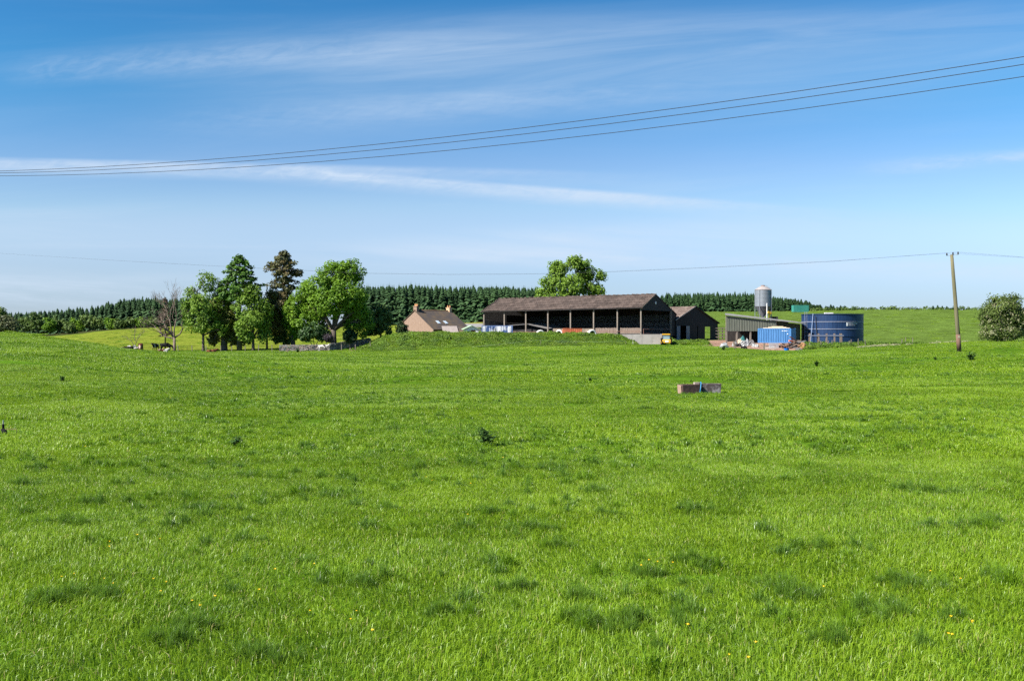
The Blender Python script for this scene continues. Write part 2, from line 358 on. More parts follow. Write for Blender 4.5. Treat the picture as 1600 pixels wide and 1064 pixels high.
hsn = t.nodes.new('ShaderNodeHueSaturation'); t.links.new(at.outputs['Color'], hsn.inputs['Color']); t.links.new(mu.outputs[0], hsn.inputs['Value'])
t.links.new(hsn.outputs[0], b.inputs['Base Color']); b.inputs['Roughness'].default_value = 1.0; b.inputs['Specular IOR Level'].default_value = 0.0
bp = t.nodes.new('ShaderNodeBump'); bp.inputs['Strength'].default_value = 0.9; bp.inputs['Distance'].default_value = 0.35; t.links.new(nb, bp.inputs['Height']); t.links.new(bp.outputs[0], b.inputs['Normal'])
me = arr_mesh("ground", vv, [np.stack([q0, q0+1, q0+nX+1, q0+nX], 1)], [gm], smooth=True)
ca = me.color_attributes.new('gcol', 'FLOAT_COLOR', 'POINT')
ca.data.foreach_set('color', np.concatenate([gcol.reshape(-1, 3), np.ones((nY*nX, 1))], 1).astype(np.float32).ravel())
tag(link("ground", me), kind="structure", label="rolling green pasture with buttercup meadow and bare yard earth")

# ------------------------------------------------------------------ point instancer for uncountable stuff
def scatter(name, label, cat, pts, rots, scales, idx, sources, kind="stuff"):
    """one object: point cloud mesh whose points carry copies of the source meshes through geometry nodes"""
    srcs_ = [bpy.data.objects.new("%s_source_%02d" % (name, i), m_) for i, m_ in enumerate(sources)]
    me = bpy.data.meshes.new(name); me.vertices.add(len(pts)); me.vertices.foreach_set('co', np.asarray(pts, np.float32).ravel())
    a = me.attributes.new('rot', 'FLOAT_VECTOR', 'POINT'); a.data.foreach_set('vector', np.asarray(rots, np.float32).ravel())
    a = me.attributes.new('scl', 'FLOAT_VECTOR', 'POINT'); a.data.foreach_set('vector', np.asarray(scales, np.float32).ravel())
    a = me.attributes.new('idx', 'INT', 'POINT'); a.data.foreach_set('value', np.asarray(idx, np.int32))
    o = link(name, me)
    g = bpy.data.node_groups.new(name + "_nodes", 'GeometryNodeTree')
    g.interface.new_socket('Geometry', in_out='INPUT', socket_type='NodeSocketGeometry'); g.interface.new_socket('Geometry', in_out='OUTPUT', socket_type='NodeSocketGeometry')
    gi = g.nodes.new('NodeGroupInput'); go = g.nodes.new('NodeGroupOutput')
    jn = g.nodes.new('GeometryNodeJoinGeometry')
    def na_(nm, ty):
        n = g.nodes.new('GeometryNodeInputNamedAttribute'); n.data_type = ty; n.inputs['Name'].default_value = nm; return n.outputs['Attribute']
    ia, ra, sa_ = na_('idx', 'INT'), na_('rot', 'FLOAT_VECTOR'), na_('scl', 'FLOAT_VECTOR')
    er = g.nodes.new('FunctionNodeEulerToRotation'); g.links.new(ra, er.inputs[0])
    for i, so in enumerate(srcs_):
        oi = g.nodes.new('GeometryNodeObjectInfo'); oi.inputs['Object'].default_value = so; oi.inputs['As Instance'].default_value = False
        eq = g.nodes.new('FunctionNodeCompare'); eq.data_type = 'INT'; eq.operation = 'EQUAL'; g.links.new(ia, eq.inputs[2]); eq.inputs[3].default_value = i
        ip = g.nodes.new('GeometryNodeInstanceOnPoints'); g.links.new(gi.outputs[0], ip.inputs['Points']); g.links.new(eq.outputs[0], ip.inputs['Selection'])
        g.links.new(oi.outputs['Geometry'], ip.inputs['Instance']); g.links.new(er.outputs[0], ip.inputs['Rotation']); g.links.new(sa_, ip.inputs['Scale'])
        g.links.new(ip.outputs[0], jn.inputs[0])
    g.links.new(jn.outputs[0], go.inputs[0])
    o.modifiers.new('scatter', 'NODES').node_group = g
    return tag(o, label, cat, kind=kind)

def blade_tile(seed, n, size, h0, h1, wd, lean, disc=False, outward=0.0, matl=None, droop=0.25):
    r = np.random.RandomState(seed)
    if disc:
        rr = size/2*np.minimum(np.abs(r.normal(0, .5, n))**.9, 1.3); aa = r.rand(n)*6.283; x, y = rr*np.cos(aa), rr*np.sin(aa)
    else: x, y = (r.rand(n)-.5)*size, (r.rand(n)-.5)*size
    h = r.uniform(h0, h1, n) * (1 if not disc else np.clip(1.15 - 0.75*(np.hypot(x, y)/(size/2))**1.2, .3, 1.2)*r.uniform(.55, 1.15, n))
    yaw = r.rand(n)*6.283; ld = r.rand(n)*6.283; la = np.abs(r.normal(0, lean, n))
    lx, ly = np.cos(ld)*la*h, np.sin(ld)*la*h
    if outward: lx += x/(size/2)*outward*h; ly += y/(size/2)*outward*h
    lx += 0.18*h; ly += -0.03*h                                   # light breeze
    wx, wy = np.cos(yaw)*wd/2*r.uniform(.6, 1.3, n), np.sin(yaw)*wd/2*r.uniform(.6, 1.3, n)
    P = np.zeros((n, 5, 3))
    P[:, 0] = np.stack([x-wx, y-wy, np.full(n, -.02)], 1); P[:, 1] = np.stack([x+wx, y+wy, np.full(n, -.02)], 1)
    P[:, 2] = np.stack([x-wx*.8+lx*.35, y-wy*.8+ly*.35, h*.58], 1); P[:, 3] = np.stack([x+wx*.8+lx*.35, y+wy*.8+ly*.35, h*.58], 1)
    P[:, 4] = np.stack([x+lx*1.1, y+ly*1.1, h*(1-droop*np.minimum(la*1.5, 1))], 1)
    o = np.arange(n)*5; q = np.stack([o, o+1, o+3, o+2], 1); tr = np.stack([o+2, o+3, o+4], 1)
    return arr_mesh("blades", P.reshape(-1, 3), [q, tr], [matl], var=np.repeat(r.rand(n), 5))

GRASS = leafmat("grass_blades", (0.060, 0.140, 0.007), (0.262, 0.400, 0.018), trans=0.38, wscale=1.1, rough=0.42, spec=0.4, tint=(0.27, 0.39, 0.009), tscale=0.13, tamt=0.45, straw=.968)
TUSS = leafmat("tussock_blades", (0.036, 0.098, 0.009), (0.195, 0.330, 0.032), trans=0.38, wscale=1.5, rough=0.36, spec=0.5)
TUSS2 = leafmat('rank_grass_blades', (0.070, 0.158, 0.007), (0.220, 0.365, 0.016), trans=0.38, wscale=1.5, rough=0.4, spec=0.4)
def rotmat_euler(nrm, yaw):
    z = nrm; x = Vector((math.cos(yaw), math.sin(yaw), 0)); x = (x - z*x.dot(z)).normalized(); y = z.cross(x)
    return Matrix((x, y, z)).transposed().to_euler()
rng = random.Random(11)
def far_limit(p):      # pasture ends at the wall, the bank, the yard, or the crest
    return float(np.interp(p, [-300, 0, 90, 180, 300, 560, 600, 1000, 1100, 1150, 1250, 1300, 1420, 1600, 2000], [165, 165, 178, 186, 187, 186, 178, 184, 186, 163, 166, 182, 190, 192, 192]))
sources = [blade_tile(100+i, 9500, 1.5, .03, .085, .0055, .75, matl=GRASS) for i in range(5)]
sources += [blade_tile(200+i, 15000, 3.4, .035, .10, .011, .75, matl=GRASS) for i in range(4)]
sources += [blade_tile(300+i, 17000, 9.0, .04, .12, .030, .75, matl=GRASS) for i in range(4)]
pts, rots, scs, idx = [], [], [], []
def put(x, y, s, k, tilt=True, sz=None, dz=0.0, yaw=None):
    pts.append((x, y, gz(x, y) + dz)); e = rotmat_euler(gnorm(x, y) if tilt else Vector((0, 0, 1)), rng.random()*6.283 if yaw is None else yaw)
    rots.append(tuple(e)); scs.append((s, s, sz if sz else s)); idx.append(k)
def carpet(y0, y1, step, base, nvar, mar):
    y = y0
    while y < y1:
        half = 0.54*y + mar; x = -half
        while x < half:
            xx, yv = x, y
            p = 800 + F*xx/max(yv, 3)
            if yv < far_limit(p) - step*.45: put(xx, yv, 1.0, base + rng.randrange(nvar), sz=rng.uniform(.92, 1.08), yaw=rng.randrange(4)*math.pi/2)
            x += step
        y += step
carpet(3.4, 17, 1.49, 0, 5, 1.5)
carpet(18.5, 52, 3.38, 5, 4, 3)
carpet(56, 192, 8.95, 9, 4, 8)
scatter("pasture_grass", "bright green pasture grass covering the field", "grass", pts, rots, scs, idx, sources)

# darker tussocks left where cattle do not graze
sources = [blade_tile(400+i, 250, 0.62, .12, .27, .0105, .8, disc=True, outward=.5, matl=(TUSS, TUSS2)[i % 2]) for i in range(4)]
sources += [blade_tile(450+i, 240, 0.9, .10, .23, .021, .8, disc=True, outward=.5, matl=(TUSS, TUSS2, TUSS2, TUSS2)[i]) for i in range(4)]
sources += [blade_tile(480+i, 230, 1.3, .11, .24, .042, .7, disc=True, outward=.5, matl=(TUSS, TUSS2, TUSS2)[i]) for i in range(3)]
pts, rots, scs, idx = [], [], [], []
def Yat(p, q):      # depth at which the pasture shows in photo row q of column p
    Y = 5.0
    while Y < 190:
        if HZ + (ZC - gz((p-800)/F*Y, Y))/Y*F <= q: return Y
        Y += 0.05 + Y*.004
    return 185.0
spots = [(60, 945, 70), (105, 938, 90), (160, 935, 60), (255, 1012, 90), (290, 990, 50), (400, 1035, 80), (700, 962, 70), (805, 922, 45), (935, 985, 85), (900, 972, 60), (980, 975, 60),
         (835, 830, 55), (765, 805, 45), (1245, 935, 85), (1225, 920, 60), (1375, 962, 75), (1430, 920, 90), (1400, 915, 60), (1560, 908, 55), (1520, 825, 70), (1545, 822, 60), (1085, 800, 65), (575, 917, 55),
         (865, 860, 34), (30, 760, 55), (145, 790, 40), (395, 748, 45), (230, 697, 34), (620, 672, 26), (690, 652, 28), (1450, 772, 80), (1420, 768, 60), (1410, 673, 50), (60, 735, 30), (650, 735, 40), (480, 700, 30),
         (740, 730, 35), (930, 770, 45), (605, 800, 40), (320, 800, 60), (90, 820, 60), (120, 822, 60), (1100, 888, 60), (1080, 882, 45), (1010, 900, 50), (910, 940, 50), (1300, 1010, 60), (1280, 860, 50), (1180, 690, 30), (1010, 640, 25)]
for p, q, wpx in spots:
    Y = Yat(p, q); x = (p-800)/F*Y; wid = wpx/F*Y
    for k in range(14):
        s = max(.22, wid/.62*rng.uniform(.2, .5)); put(x + rng.gauss(0, .27)*wid, Y + rng.gauss(0, .20)*wid, s, rng.choice([0, 0, 2, 2, 1]), sz=rng.uniform(.4, .85)*(1 if Y > 12 else .85))
def clumps(n, y0, y1, base, nvar, smin, smax):
    k = 0
    while k < n:
        u = rng.random(); Y = math.sqrt(y0*y0 + u*(y1*y1-y0*y0)); p = rng.uniform(-80, 1680); x = (p-800)/F*Y
        if Y > far_limit(p): k += .2; continue
        m_ = math.sin(x*.35+Y*.13) + math.sin(Y*.31-x*.17+2) + rng.uniform(-1.6, 1.6)
        if m_ < 0: continue
        c = rng.choice([1, 2, 4, 7]); sc_ = (.5 if Y < 17 else .8 if Y < 52 else 1.5)
        for _ in range(c): put(x + rng.gauss(0, .28)*c**.7*sc_, Y + rng.gauss(0, .2)*c**.7*sc_, rng.uniform(smin, smax), base + rng.randrange(nvar), sz=rng.uniform(.4, .85))
        k += 1
clumps(80, 6, 17, 0, 4, .2, .6)
clumps(1150, 16, 52, 4, 4, .2, .6)
clumps(2600, 50, 187, 8, 3, .2, .75)
scatter("tussock_grass", "darker longer grass tussocks dotted over the pasture", "grass", pts, rots, scs, idx, sources)

# ------------------------------------------------------------------ materials
WOOD_POST = mat("weathered_post", (0.15, 0.125, 0.10), (0.24, 0.20, 0.165), 6, .9, bump=.3)
DARK_CLAD = mat("dark_cladding", (0.018, 0.016, 0.016), (0.045, 0.040, 0.038), 2.5, .85, stretch=(3, 3, .4), bump=.2)
GREY_CLAD = mat("grey_blue_cladding", (0.055, 0.065, 0.075), (0.10, 0.115, 0.13), 1.2, .6, stretch=(3, 3, .5), bump=.1)
FIBRE = mat("fibre_cement", (0.052, 0.035, 0.028), (0.126, 0.095, 0.078), 1.6, .95, objrand=.32, bump=.5, detail=10, lo=.40, hi=.62)
BLOCK = mat("concrete_block", (0.10, 0.095, 0.095), (0.17, 0.16, 0.155), 1.0, .95, bump=.3)
CONC = mat("pale_concrete", (0.27, 0.245, 0.225), (0.37, 0.335, 0.31), .7, .95, bump=.3, detail=8)
BOARD = mat("weathered_board", (0.12, 0.085, 0.065), (0.27, 0.21, 0.17), 4, .95, stretch=(6, 6, .3), bump=.3)
RUST = mat("rusty_rail", (0.16, 0.07, 0.05), (0.26, 0.15, 0.11), 5, .8, metal=.2)
WHITE = mat("white_paint", (0.74, 0.73, 0.70), (0.60, 0.58, 0.55), 2, .6)
GALV = mat("galvanised_steel", (0.19, 0.205, 0.225), (0.27, 0.285, 0.305), 2.5, .5, metal=.4, stretch=(1, 1, 4))
BLACK = mat("black_rubber", (0.010, 0.010, 0.011), None, rough=.9, spec=.08)
GLASS = mat("dark_glass", (0.16, 0.24, 0.27), None, rough=.06, spec=.8)
BARK = mat("bark", (0.055, 0.042, 0.032), (0.13, 0.105, 0.085), 6, .95, bump=.6, stretch=(1, 1, .3))
PALEBARK = mat("pale_dead_bark", (0.115, 0.083, 0.065), (0.19, 0.145, 0.115), 5, .95, bump=.4, stretch=(1, 1, .3))
WIRE = mat("dark_wire", (0.03, 0.03, 0.035), None, rough=.6)

# ------------------------------------------------------------------ open-fronted hay barn
A = Vector(W(754.75, 515, 207)); B = Vector(W(1002.3, 515, 190)); du = (B - A); LB = math.hypot(du.x, du.y); ang = math.atan2(du.y, du.x)
base_z = 0.9
barn = thing("hay_barn", "long open-fronted hay barn with brown corrugated roof and row of posts", "barn", (A.x, A.y, base_z), ang)
WB, YR = 19.3, 7.3
e_f = lambda x: 4.84 + 0.44*x/LB          # eaves settle slightly to the left
r_f = lambda x: 7.66 + 0.42*x/LB
k_f = lambda x: 3.85 + 0.36*x/LB
rb = random.Random(4)
bay = LB / 7
for i in range(8):
    x = min(max(i*bay, .16), LB-.16)
    m = MB(); m.span(-.12, .12, -.1, .1, -.25, e_f(x) - .02); m.build("post", WOOD_POST, barn, loc=(x, .14, 0))
# front slope: sheet by sheet
sheet = bpy.data.meshes.new("roof_sheet")
nrow, ncol = 5, 34
sl = math.hypot(YR+.35, r_f(0)-e_f(0)); sh_l = sl/nrow*1.10; sh_w = LB/ncol*1.03
mb = MB(); npf = 4
for k in range(npf):                         # one corrugation more or less raised per strip
    x0, x1 = -sh_w/2 + sh_w*k/npf, -sh_w/2 + sh_w*(k+1)/npf; xm = (x0+x1)/2
    mb.add([(x0, 0, 0), (xm, 0, .055), (x1, 0, 0), (x0, sh_l, 0), (xm, sh_l, .055), (x1, sh_l, 0)], [(0, 1, 4, 3), (1, 2, 5, 4)])
mb.add([(-sh_w/2, 0, -.03), (sh_w/2, 0, -.03), (sh_w/2, 0, .0), (-sh_w/2, 0, .0)], [(0, 1, 2, 3)])
sheet.from_pydata(mb.v, [], mb.f); sheet.materials.append(FIBRE)
for c in range(ncol):
    x = (c+.5)*LB/ncol
    y0, z0, y1, z1 = -.35, e_f(x) - .02, YR, r_f(x)
    sag = .10*math.sin(c*.9) + .05*math.sin(c*.37+1)
    for r_ in range(nrow):
        t = r_/nrow
        o = link("roof_sheet", sheet, barn, (x + rb.uniform(-.02, .02), y0+(y1-y0)*t, z0+(z1-z0)*t + .10 - .015*r_ + sag*.35 + rb.uniform(-.015, .02)))
        o.rotation_euler = (math.atan2(z1-z0, y1-y0) - .02 + rb.uniform(-.012, .012), rb.uniform(-.015, .015), rb.uniform(-.01, .01))
def slab(p, q, r, s_, th): return [(*p,), (*q,), (*r,), (*s_,)], (0, 0, -th)
m = MB(); m.prism([(-.2, -.3, e_f(0)-.06), (LB+.2, -.3, e_f(LB)-.06), (LB+.2, YR, r_f(LB)-.04), (-.2, YR, r_f(0)-.04)], (0, 0, -.10)); m.build("roof_deck", DARK_CLAD, barn)
m = MB(); m.prism([(-.2, YR+.01, r_f(0)+.03), (LB+.2, YR+.01, r_f(LB)+.03), (LB+.2, WB+.3, k_f(LB)+.03), (-.2, WB+.3, k_f(0)+.03)], (0, 0, -.14)); m.build("rear_roof", FIBRE, barn)
m = MB()
for c in range(35):
    x0, x1 = -.2 + c*(LB+.4)/35, -.2 + (c+1)*(LB+.4)/35
    zz = rb.uniform(-.03, .04)
    m.prism([(x0, YR-.28, r_f(x0)+.06+zz), (x1-.02, YR-.28, r_f(x1)+.06+zz), (x1-.02, YR, r_f(x1)+.20+zz), (x1-.02, YR+.28, r_f(x1)+.06+zz), (x0, YR+.28, r_f(x0)+.06+zz), (x0, YR, r_f(x0)+.20+zz)], (0, 0, -.03))
m.build("ridge_cap", FIBRE, barn)
m = MB(); m.prism([(-.2, -.46, e_f(0)-.10), (LB+.2, -.46, e_f(LB)-.10), (LB+.2, -.34, e_f(LB)-.10), (-.2, -.34, e_f(0)-.10)], (0, 0, .12)); m.build("gutter", DARK_CLAD, barn)
m = MB(); m.prism([(LB+.21, -.4, e_f(LB)-.16), (LB+.21, YR, r_f(LB)-.04), (LB+.21, YR, r_f(LB)+.20), (LB+.21, -.4, e_f(LB)+.10)], (.06, 0, 0)); m.build("bargeboard", BOARD, barn)
m = MB(); m.prism([(-.21, -.4, e_f(0)-.16), (-.21, YR, r_f(0)-.04), (-.21, YR, r_f(0)+.18), (-.21, -.4, e_f(0)+.08)], (-.06, 0, 0)); m.build("bargeboard", BOARD, barn)
# right gable: boarded head, clad rear bay, open below
m = MB(); nb_ = 60
for k in range(nb_):
    y0, y1 = k*WB/nb_ + .012, (k+1)*WB/nb_ - .012
    def rz(y): return e_f(LB) + (r_f(LB)-e_f(LB))*y/YR - .12 if y < YR else r_f(LB) + (k_f(LB)-r_f(LB))*(y-YR)/(WB-YR) - .12
    b0 = 4.85 if (y0+y1)/2 < 16.3 else -.2
    if (y0+y1)/2 < 16.3: b0 += rb.uniform(-.06, .03)
    if min(rz(y0), rz(y1)) - b0 < .1: continue
    x = LB + .05 + rb.uniform(-.012, .012)
    m.prism([(x, y0, b0), (x, y1, b0), (x, y1, rz(y1)), (x, y0, rz(y0))], (.05, 0, 0))
tag(m.build("gable_boarding", DARK_CLAD, barn), kind="stuff")
m = MB(); m.tube([(LB+.12, YR-.1, 6.35), (LB+.20, YR-.1, 6.35)], .30, 12); m.build("gable_vent", WHITE, barn)
m = MB(); m.span(LB-.15, LB+.15, 16.1, 16.4, -.2, 5.6); m.build("gable_post", WOOD_POST, barn)
# rear wall with horizontal rails inside
m = MB(); m.prism([(.1, WB-.12, -.1), (LB-.1, WB-.12, -.1), (LB-.1, WB-.12, k_f(LB)+.05), (.1, WB-.12, k_f(0)+.05)], (0, .08, 0)); m.build("rear_cladding", GREY_CLAD, barn)  # inside wall coloured dark to paint in the unlit interior
m = MB(); m.span(.15, .25, WB*.5, WB-.15, 2.6, 4.2); m.build("end_sheet", DARK_CLAD, barn)
for zz in (.7, 1.7, 2.7): m = MB(); m.span(.3, LB-.3, WB-.24, WB-.125, zz, zz+.14); m.build("rear_rail", DARK_CLAD, barn)
# left gable: gapped boards above a concrete block wall with a broken top
m = MB()
for k in range(78):
    y0 = k*WB/78 + .03; y1 = y0 + WB/78 - .05
    def rz0(y): return e_f(0) + (r_f(0)-e_f(0))*y/YR - .14 if y < YR else r_f(0) + (k_f(0)-r_f(0))*(y-YR)/(WB-YR) - .14
    m.prism([(-.05, y0, 1.9), (-.05, y1, 1.9), (-.05, y1, rz0(y1)), (-.05, y0, rz0(y0))], (.03, 0, 0))
tag(m.build("spaced_boarding", DARK_CLAD, barn), kind="stuff")
m = MB(); m.prism([(.02, .3, -.2), (.02, WB-.3, -.2), (.02, WB-.3, 2.1), (.02, 9, 2.45), (.02, .3, 3.15)], (.22, 0, 0)); m.build("block_wall", BLOCK, barn)
m = MB(); m.prism([(-.02, .3, 3.15), (-.02, 9, 2.45), (-.02, 9, 2.53), (-.02, .3, 3.23)], (.30, 0, 0)); m.build("wall_coping", CONC, barn)
# low store roof inside, rubble walling and timber boarding along the front
m = MB(); x0, x1, xm = bay*1.05, bay*2.95, bay*2.0
m.prism([(x0, .55, 1.85), (xm, .55, 2.15), (xm, 6.2, 2.55), (x0, 6.2, 2.25)], (0, 0, .07)); m.prism([(xm, .55, 2.15), (x1, .55, 1.2), (x1, 6.2, 1.6), (xm, 6.2, 2.55)], (0, 0, .07))
m.build("store_roof", BLOCK, barn)
m = MB(); m.span(x0+.2, x1-.2, 1.4, 1.55, -.1, 1.2); m.build("store_wall", DARK_CLAD, barn)
m = MB(); m.span(bay*3.1, bay*5.0, 1.0, 1.25, -.1, 1.32); m.build("low_wall", mat("brown_rubble", (.11, .08, .06), (.27, .22, .17), 1.8, .95, bump=.5), barn)
m = MB(); nbd = 44
for k in range(nbd):
    x0 = bay*5.02 + k*(bay*1.98)/nbd
    if abs(x0 - bay*6) < .3: continue
    m.span(x0, x0 + bay*1.98/nbd - rb.uniform(.015, .04), .30 + rb.uniform(-.02, .02), .35, -.2, 1.42 + rb.uniform(-.05, .05))
tag(m.build("timber_boarding", BOARD, barn), kind="stuff")
for (xa, xb, zr) in ((bay*1.0, bay*3.0, .62), (bay*3.0, bay*3.9, .62), (bay*5.0, bay*7, .75)):
    m = MB(); m.tube([(xa+.2, -.12, zr), (xb-.2, -.12, zr)], .045, 6); m.build("rail", RUST, barn)
m = MB(); m.tube([(LB+.3, .3, 1.18), (LB+.3, 16.2, 1.18), (LB+.3, 16.2, -.1)], .07, 6); m.tube([(LB+.3, .3, -.1), (LB+.3, .3, 1.18)], .06, 6); m.tube([(LB+.3, .3, .35), (LB+.3, 16.2, .35)], .045, 6); m.build("gable_gate", RUST, barn)

# concrete retaining wall below the barn's end
p0, p1 = W(972, 540, 187.4), W(1034.5, 540, 187.0)
cw = thing("retaining_wall", "pale concrete retaining wall below the end of the hay barn", "wall", ((p0.x+p1.x)/2, 187.2, -1.2), math.atan2(p1.y-p0.y, p1.x-p0.x))
wl = (p1-p0).length; m = MB(); npan = 4
for k in range(npan):
    m = MB(); m.span(-wl/2 + k*wl/npan + .012, -wl/2 + (k+1)*wl/npan - .012, -.15 + .006*(k % 2), .15, 0, 2.32 + .01*(k % 2)); m.build("panel", CONC, cw)
m = MB(); m.span(wl/2-.28, wl/2+.02, -.20, .2, 0, 2.38); m.build("end_pillar", CONC, cw)

# ------------------------------------------------------------------ small dark barn beside it
pl = W(1056, 515, 206); b2 = R(35)
sb = thing("cattle_shed", "smaller dark timber shed with two pale doors and see-through opening beside the hay barn", "shed", (pl.x, pl.y, -.45), b2)
wS, aS, dS = 12.4, 5.5, 15.0; zl, za, zr_ = 4.44, 7.25, 3.85
CLAD2 = mat("dark_boards", (0.020, 0.019, 0.020), (0.050, 0.047, 0.046), 2.5, .9, stretch=(4, 4, .3), bump=.3)
def rt(x): return zl + (za-zl)*x/aS if x < aS else za + (zr_-za)*(x-aS)/(wS-aS)
m = MB(); nb2 = 48
opens = [(.15, 1.1, 3.25), (1.1, 2.85, 3.25), (2.85, 3.9, 3.25), (6.3, 6.55, 3.2), (8.6, 10.2, 3.05)]
for k in range(nb2):
    x0, x1 = k*wS/nb2 + .006, (k+1)*wS/nb2 - .006; xc = (x0+x1)/2; lo = -.4
    for a_, b_, h_ in opens:
        if a_ < xc < b_: lo = h_
    yo = rb.uniform(-.012, .012)
    m.prism([(x0, yo, lo), (x1, yo, lo), (x1, yo, rt(x1)-.1), (x0, yo, rt(x0)-.1)], (0, .05, 0))
tag(m.build("gable_boarding", CLAD2, sb), kind="stuff")
DOOR = mat("pale_blue_door", (0.17, 0.185, 0.21), (0.24, 0.26, 0.29), 1.5, .7, stretch=(3, 3, .4))
for x0 in (.2, 2.9):
    m = MB(); m.span(x0, x0+.95, -.14, -.07, -.25, 3.2)
    d = m.build("door", DOOR, sb); m = MB(); m.span(x0, x0+.95, -.17, -.145, 1.5, 1.62); m.build("door_ledge", DOOR, d)
m = MB(); m.prism([(-.3, -.25, zl-.14), (aS, -.25, za), (aS, dS, za), (-.3, dS, zl-.14)], (0, 0, .10)); m.build("roof", FIBRE, sb)
m = MB(); m.prism([(aS, -.25, za), (wS+.35, -.25, zr_-.18), (wS+.35, dS, zr_-.18), (aS, dS, za)], (0, 0, .10)); m.build("rear_roof", FIBRE, sb)
m = MB(); m.prism([(-.3, -.32, zl-.16), (aS, -.32, za-.04), (aS, -.32, za+.16), (-.3, -.32, zl+.05)], (0, .06, 0)); m.build("bargeboard", mat("pale_barge", (.26, .22, .20), (.33, .29, .26), 3, .8), sb)
m = MB(); m.prism([(aS, -.32, za-.04), (wS+.35, -.32, zr_-.2), (wS+.35, -.32, zr_), (aS, -.32, za+.16)], (0, .06, 0)); m.build("bargeboard", CLAD2, sb)
m = MB(); m.span(.1, 7.4, 4.0, 4.1, -.3, 4.2); m.build("dark_backing", CLAD2, sb)  # added dark sheets that keep the left openings black
m = MB(); m.span(7.3, 7.4, .2, 4.0, -.3, 4.2); m.build("dark_backing", CLAD2, sb)
for zz in (.5, 1.15, 1.8): m = MB(); m.span(7.5, wS, 6.0, 6.08, zz, zz+.16); m.build("pen_rail", WOOD_POST, sb)
for xx in (8.2, 10.4, wS-.1): m = MB(); m.span(xx, xx+.15, 6.1, 6.25, -.3, 3.4); m.build("inner_post", CLAD2, sb)
# cattle pen between the two sheds
pen = thing("cattle_pen", "weathered post and rail cattle pen between the two sheds", "fence", G(1121, 207, -.02), R(12))
for xx in (0.2, 1.0, 1.75):
    m = MB(); m.span(xx, xx+.16, -.08, .08, -.3, 2.6 if xx > .5 else 2.2); m.build("post", WOOD_POST, pen)
for zz in (.6, 1.25, 1.9, 2.45): m = MB(); m.span(-.4, 1.95, -.16, -.085, zz, zz+.17); m.build("rail", WOOD_POST, pen)

# ------------------------------------------------------------------ green-grey mono-pitch shed
pl = W(1134.6, 515, 190); gs = thing("lean_to_shed", "green-grey corrugated mono-pitch shed on posts behind the blue container", "shed", (pl.x, 190, -.35), R(3))
GREEN = mat("green_grey_sheet", (0.095, 0.105, 0.080), (0.15, 0.155, 0.125), 1.0, .75, stretch=(3, 3, .35), bump=.1)
SHADED_GREEN = mat("shaded_green_sheet", (0.045, 0.065, 0.055), (0.075, 0.10, 0.085), 1.0, .75, stretch=(3, 3, .35))  # darker copy of the green-grey sheet, the recess's shade put in its colour
def top(x): return 5.05 - 1.60*x/15.1
def corr(m, x0, x1, y, z0f, z1f, pitch=.32, dep=.05, mi=0):
    n = int((x1-x0)/pitch)
    for k in range(n):
        a0 = x0 + k*pitch; xs = [a0, a0+pitch*.5, a0+pitch*.6, a0+pitch*.9, a0+pitch]; ys = [y, y, y-dep, y-dep, y]
        for i in range(4):
            m.add([(xs[i], ys[i], z0f(xs[i])), (xs[i+1], ys[i+1], z0f(xs[i+1])), (xs[i+1], ys[i+1], z1f(xs[i+1])), (xs[i], ys[i], z1f(xs[i]))], [(0, 1, 2, 3)], mi)
m = MB(); corr(m, 0, 9.8, 0, lambda x: 2.05, lambda x: top(x)-.08); m.span(.02, 9.7, .02, .05, 2.05, 2.2); m.build("front_cladding", GREEN, gs)
m = MB(); corr(m, 9.8, 15.1, 2.2, lambda x: -.2, lambda x: top(x)-.06); m.build("recessed_cladding", SHADED_GREEN, gs)
m = MB(); m.prism([(-.25, -.3, top(-.25)), (15.4, -.3, top(15.4)), (16.6, 9, top(15.4)+.45), (2.2, 9, top(-.25)+.45)], (0, 0, .12)); m.build("roof", mat("grey_sheet_roof", (.15, .147, .138), (.22, .21, .197), 1.2, .8, bump=.2), gs)
for xx in (.12, 2.1, 4.75, 7.4, 9.7): m = MB(); m.span(xx-.14, xx+.14, .06, .32, -.7, top(xx)-.1); m.build("post", WOOD_POST, gs)
m = MB(); m.span(2.4, 15, 8.7, 8.8, -.3, 4.0); m.build("rear_wall", DARK_CLAD, gs)
m = MB(); m.span(15.05, 15.15, 2.2, 8.7, -.3, 3.4); m.build("end_wall", SHADED_GREEN, gs)

# ------------------------------------------------------------------ feed silo
c = W(1192.2, 495, 205); zf = gz(c.x, 205)
si = thing("feed_silo", "galvanised feed silo with cone roof standing behind the lean-to shed", "silo", (c.x, 205, zf), 0)
rS = 1.68; zt, zb, zh = 10.15 - zf, 6.75 - zf, 4.5 - zf
for k in range(4):
    z0 = zb + (zt-zb)*k/4; z1 = zb + (zt-zb)*(k+1)/4
    m = MB(); m.lathe([(rS, z0+.01), (rS, z1-.05), (rS+.015, z1-.04), (rS+.015, z1), (rS, z1+.005)], 40); m.build("shell_ring", GALV, si, smooth=False)
m = MB(); m.lathe([(rS+.08, zt), (rS*.55, zt+.55), (.42, zt+.80)], 32); cn = m.build("cone_roof", mat("pale_galv", (.36, .33, .31), (.30, .25, .23), 3, .5, metal=.2), si)
m = MB(); m.lathe([(.42, zt+.78), (.44, zt+.94), (.05, zt+1.0)], 16); m.build("hatch", RUST, cn)
m = MB(); m.lathe([(rS, zb), (.25, zh), (.25, zh-.4)], 36); m.build("hopper", mat("dull_galv", (.13, .14, .16), (.19, .20, .22), 2, .5, metal=.4), si, smooth=True)
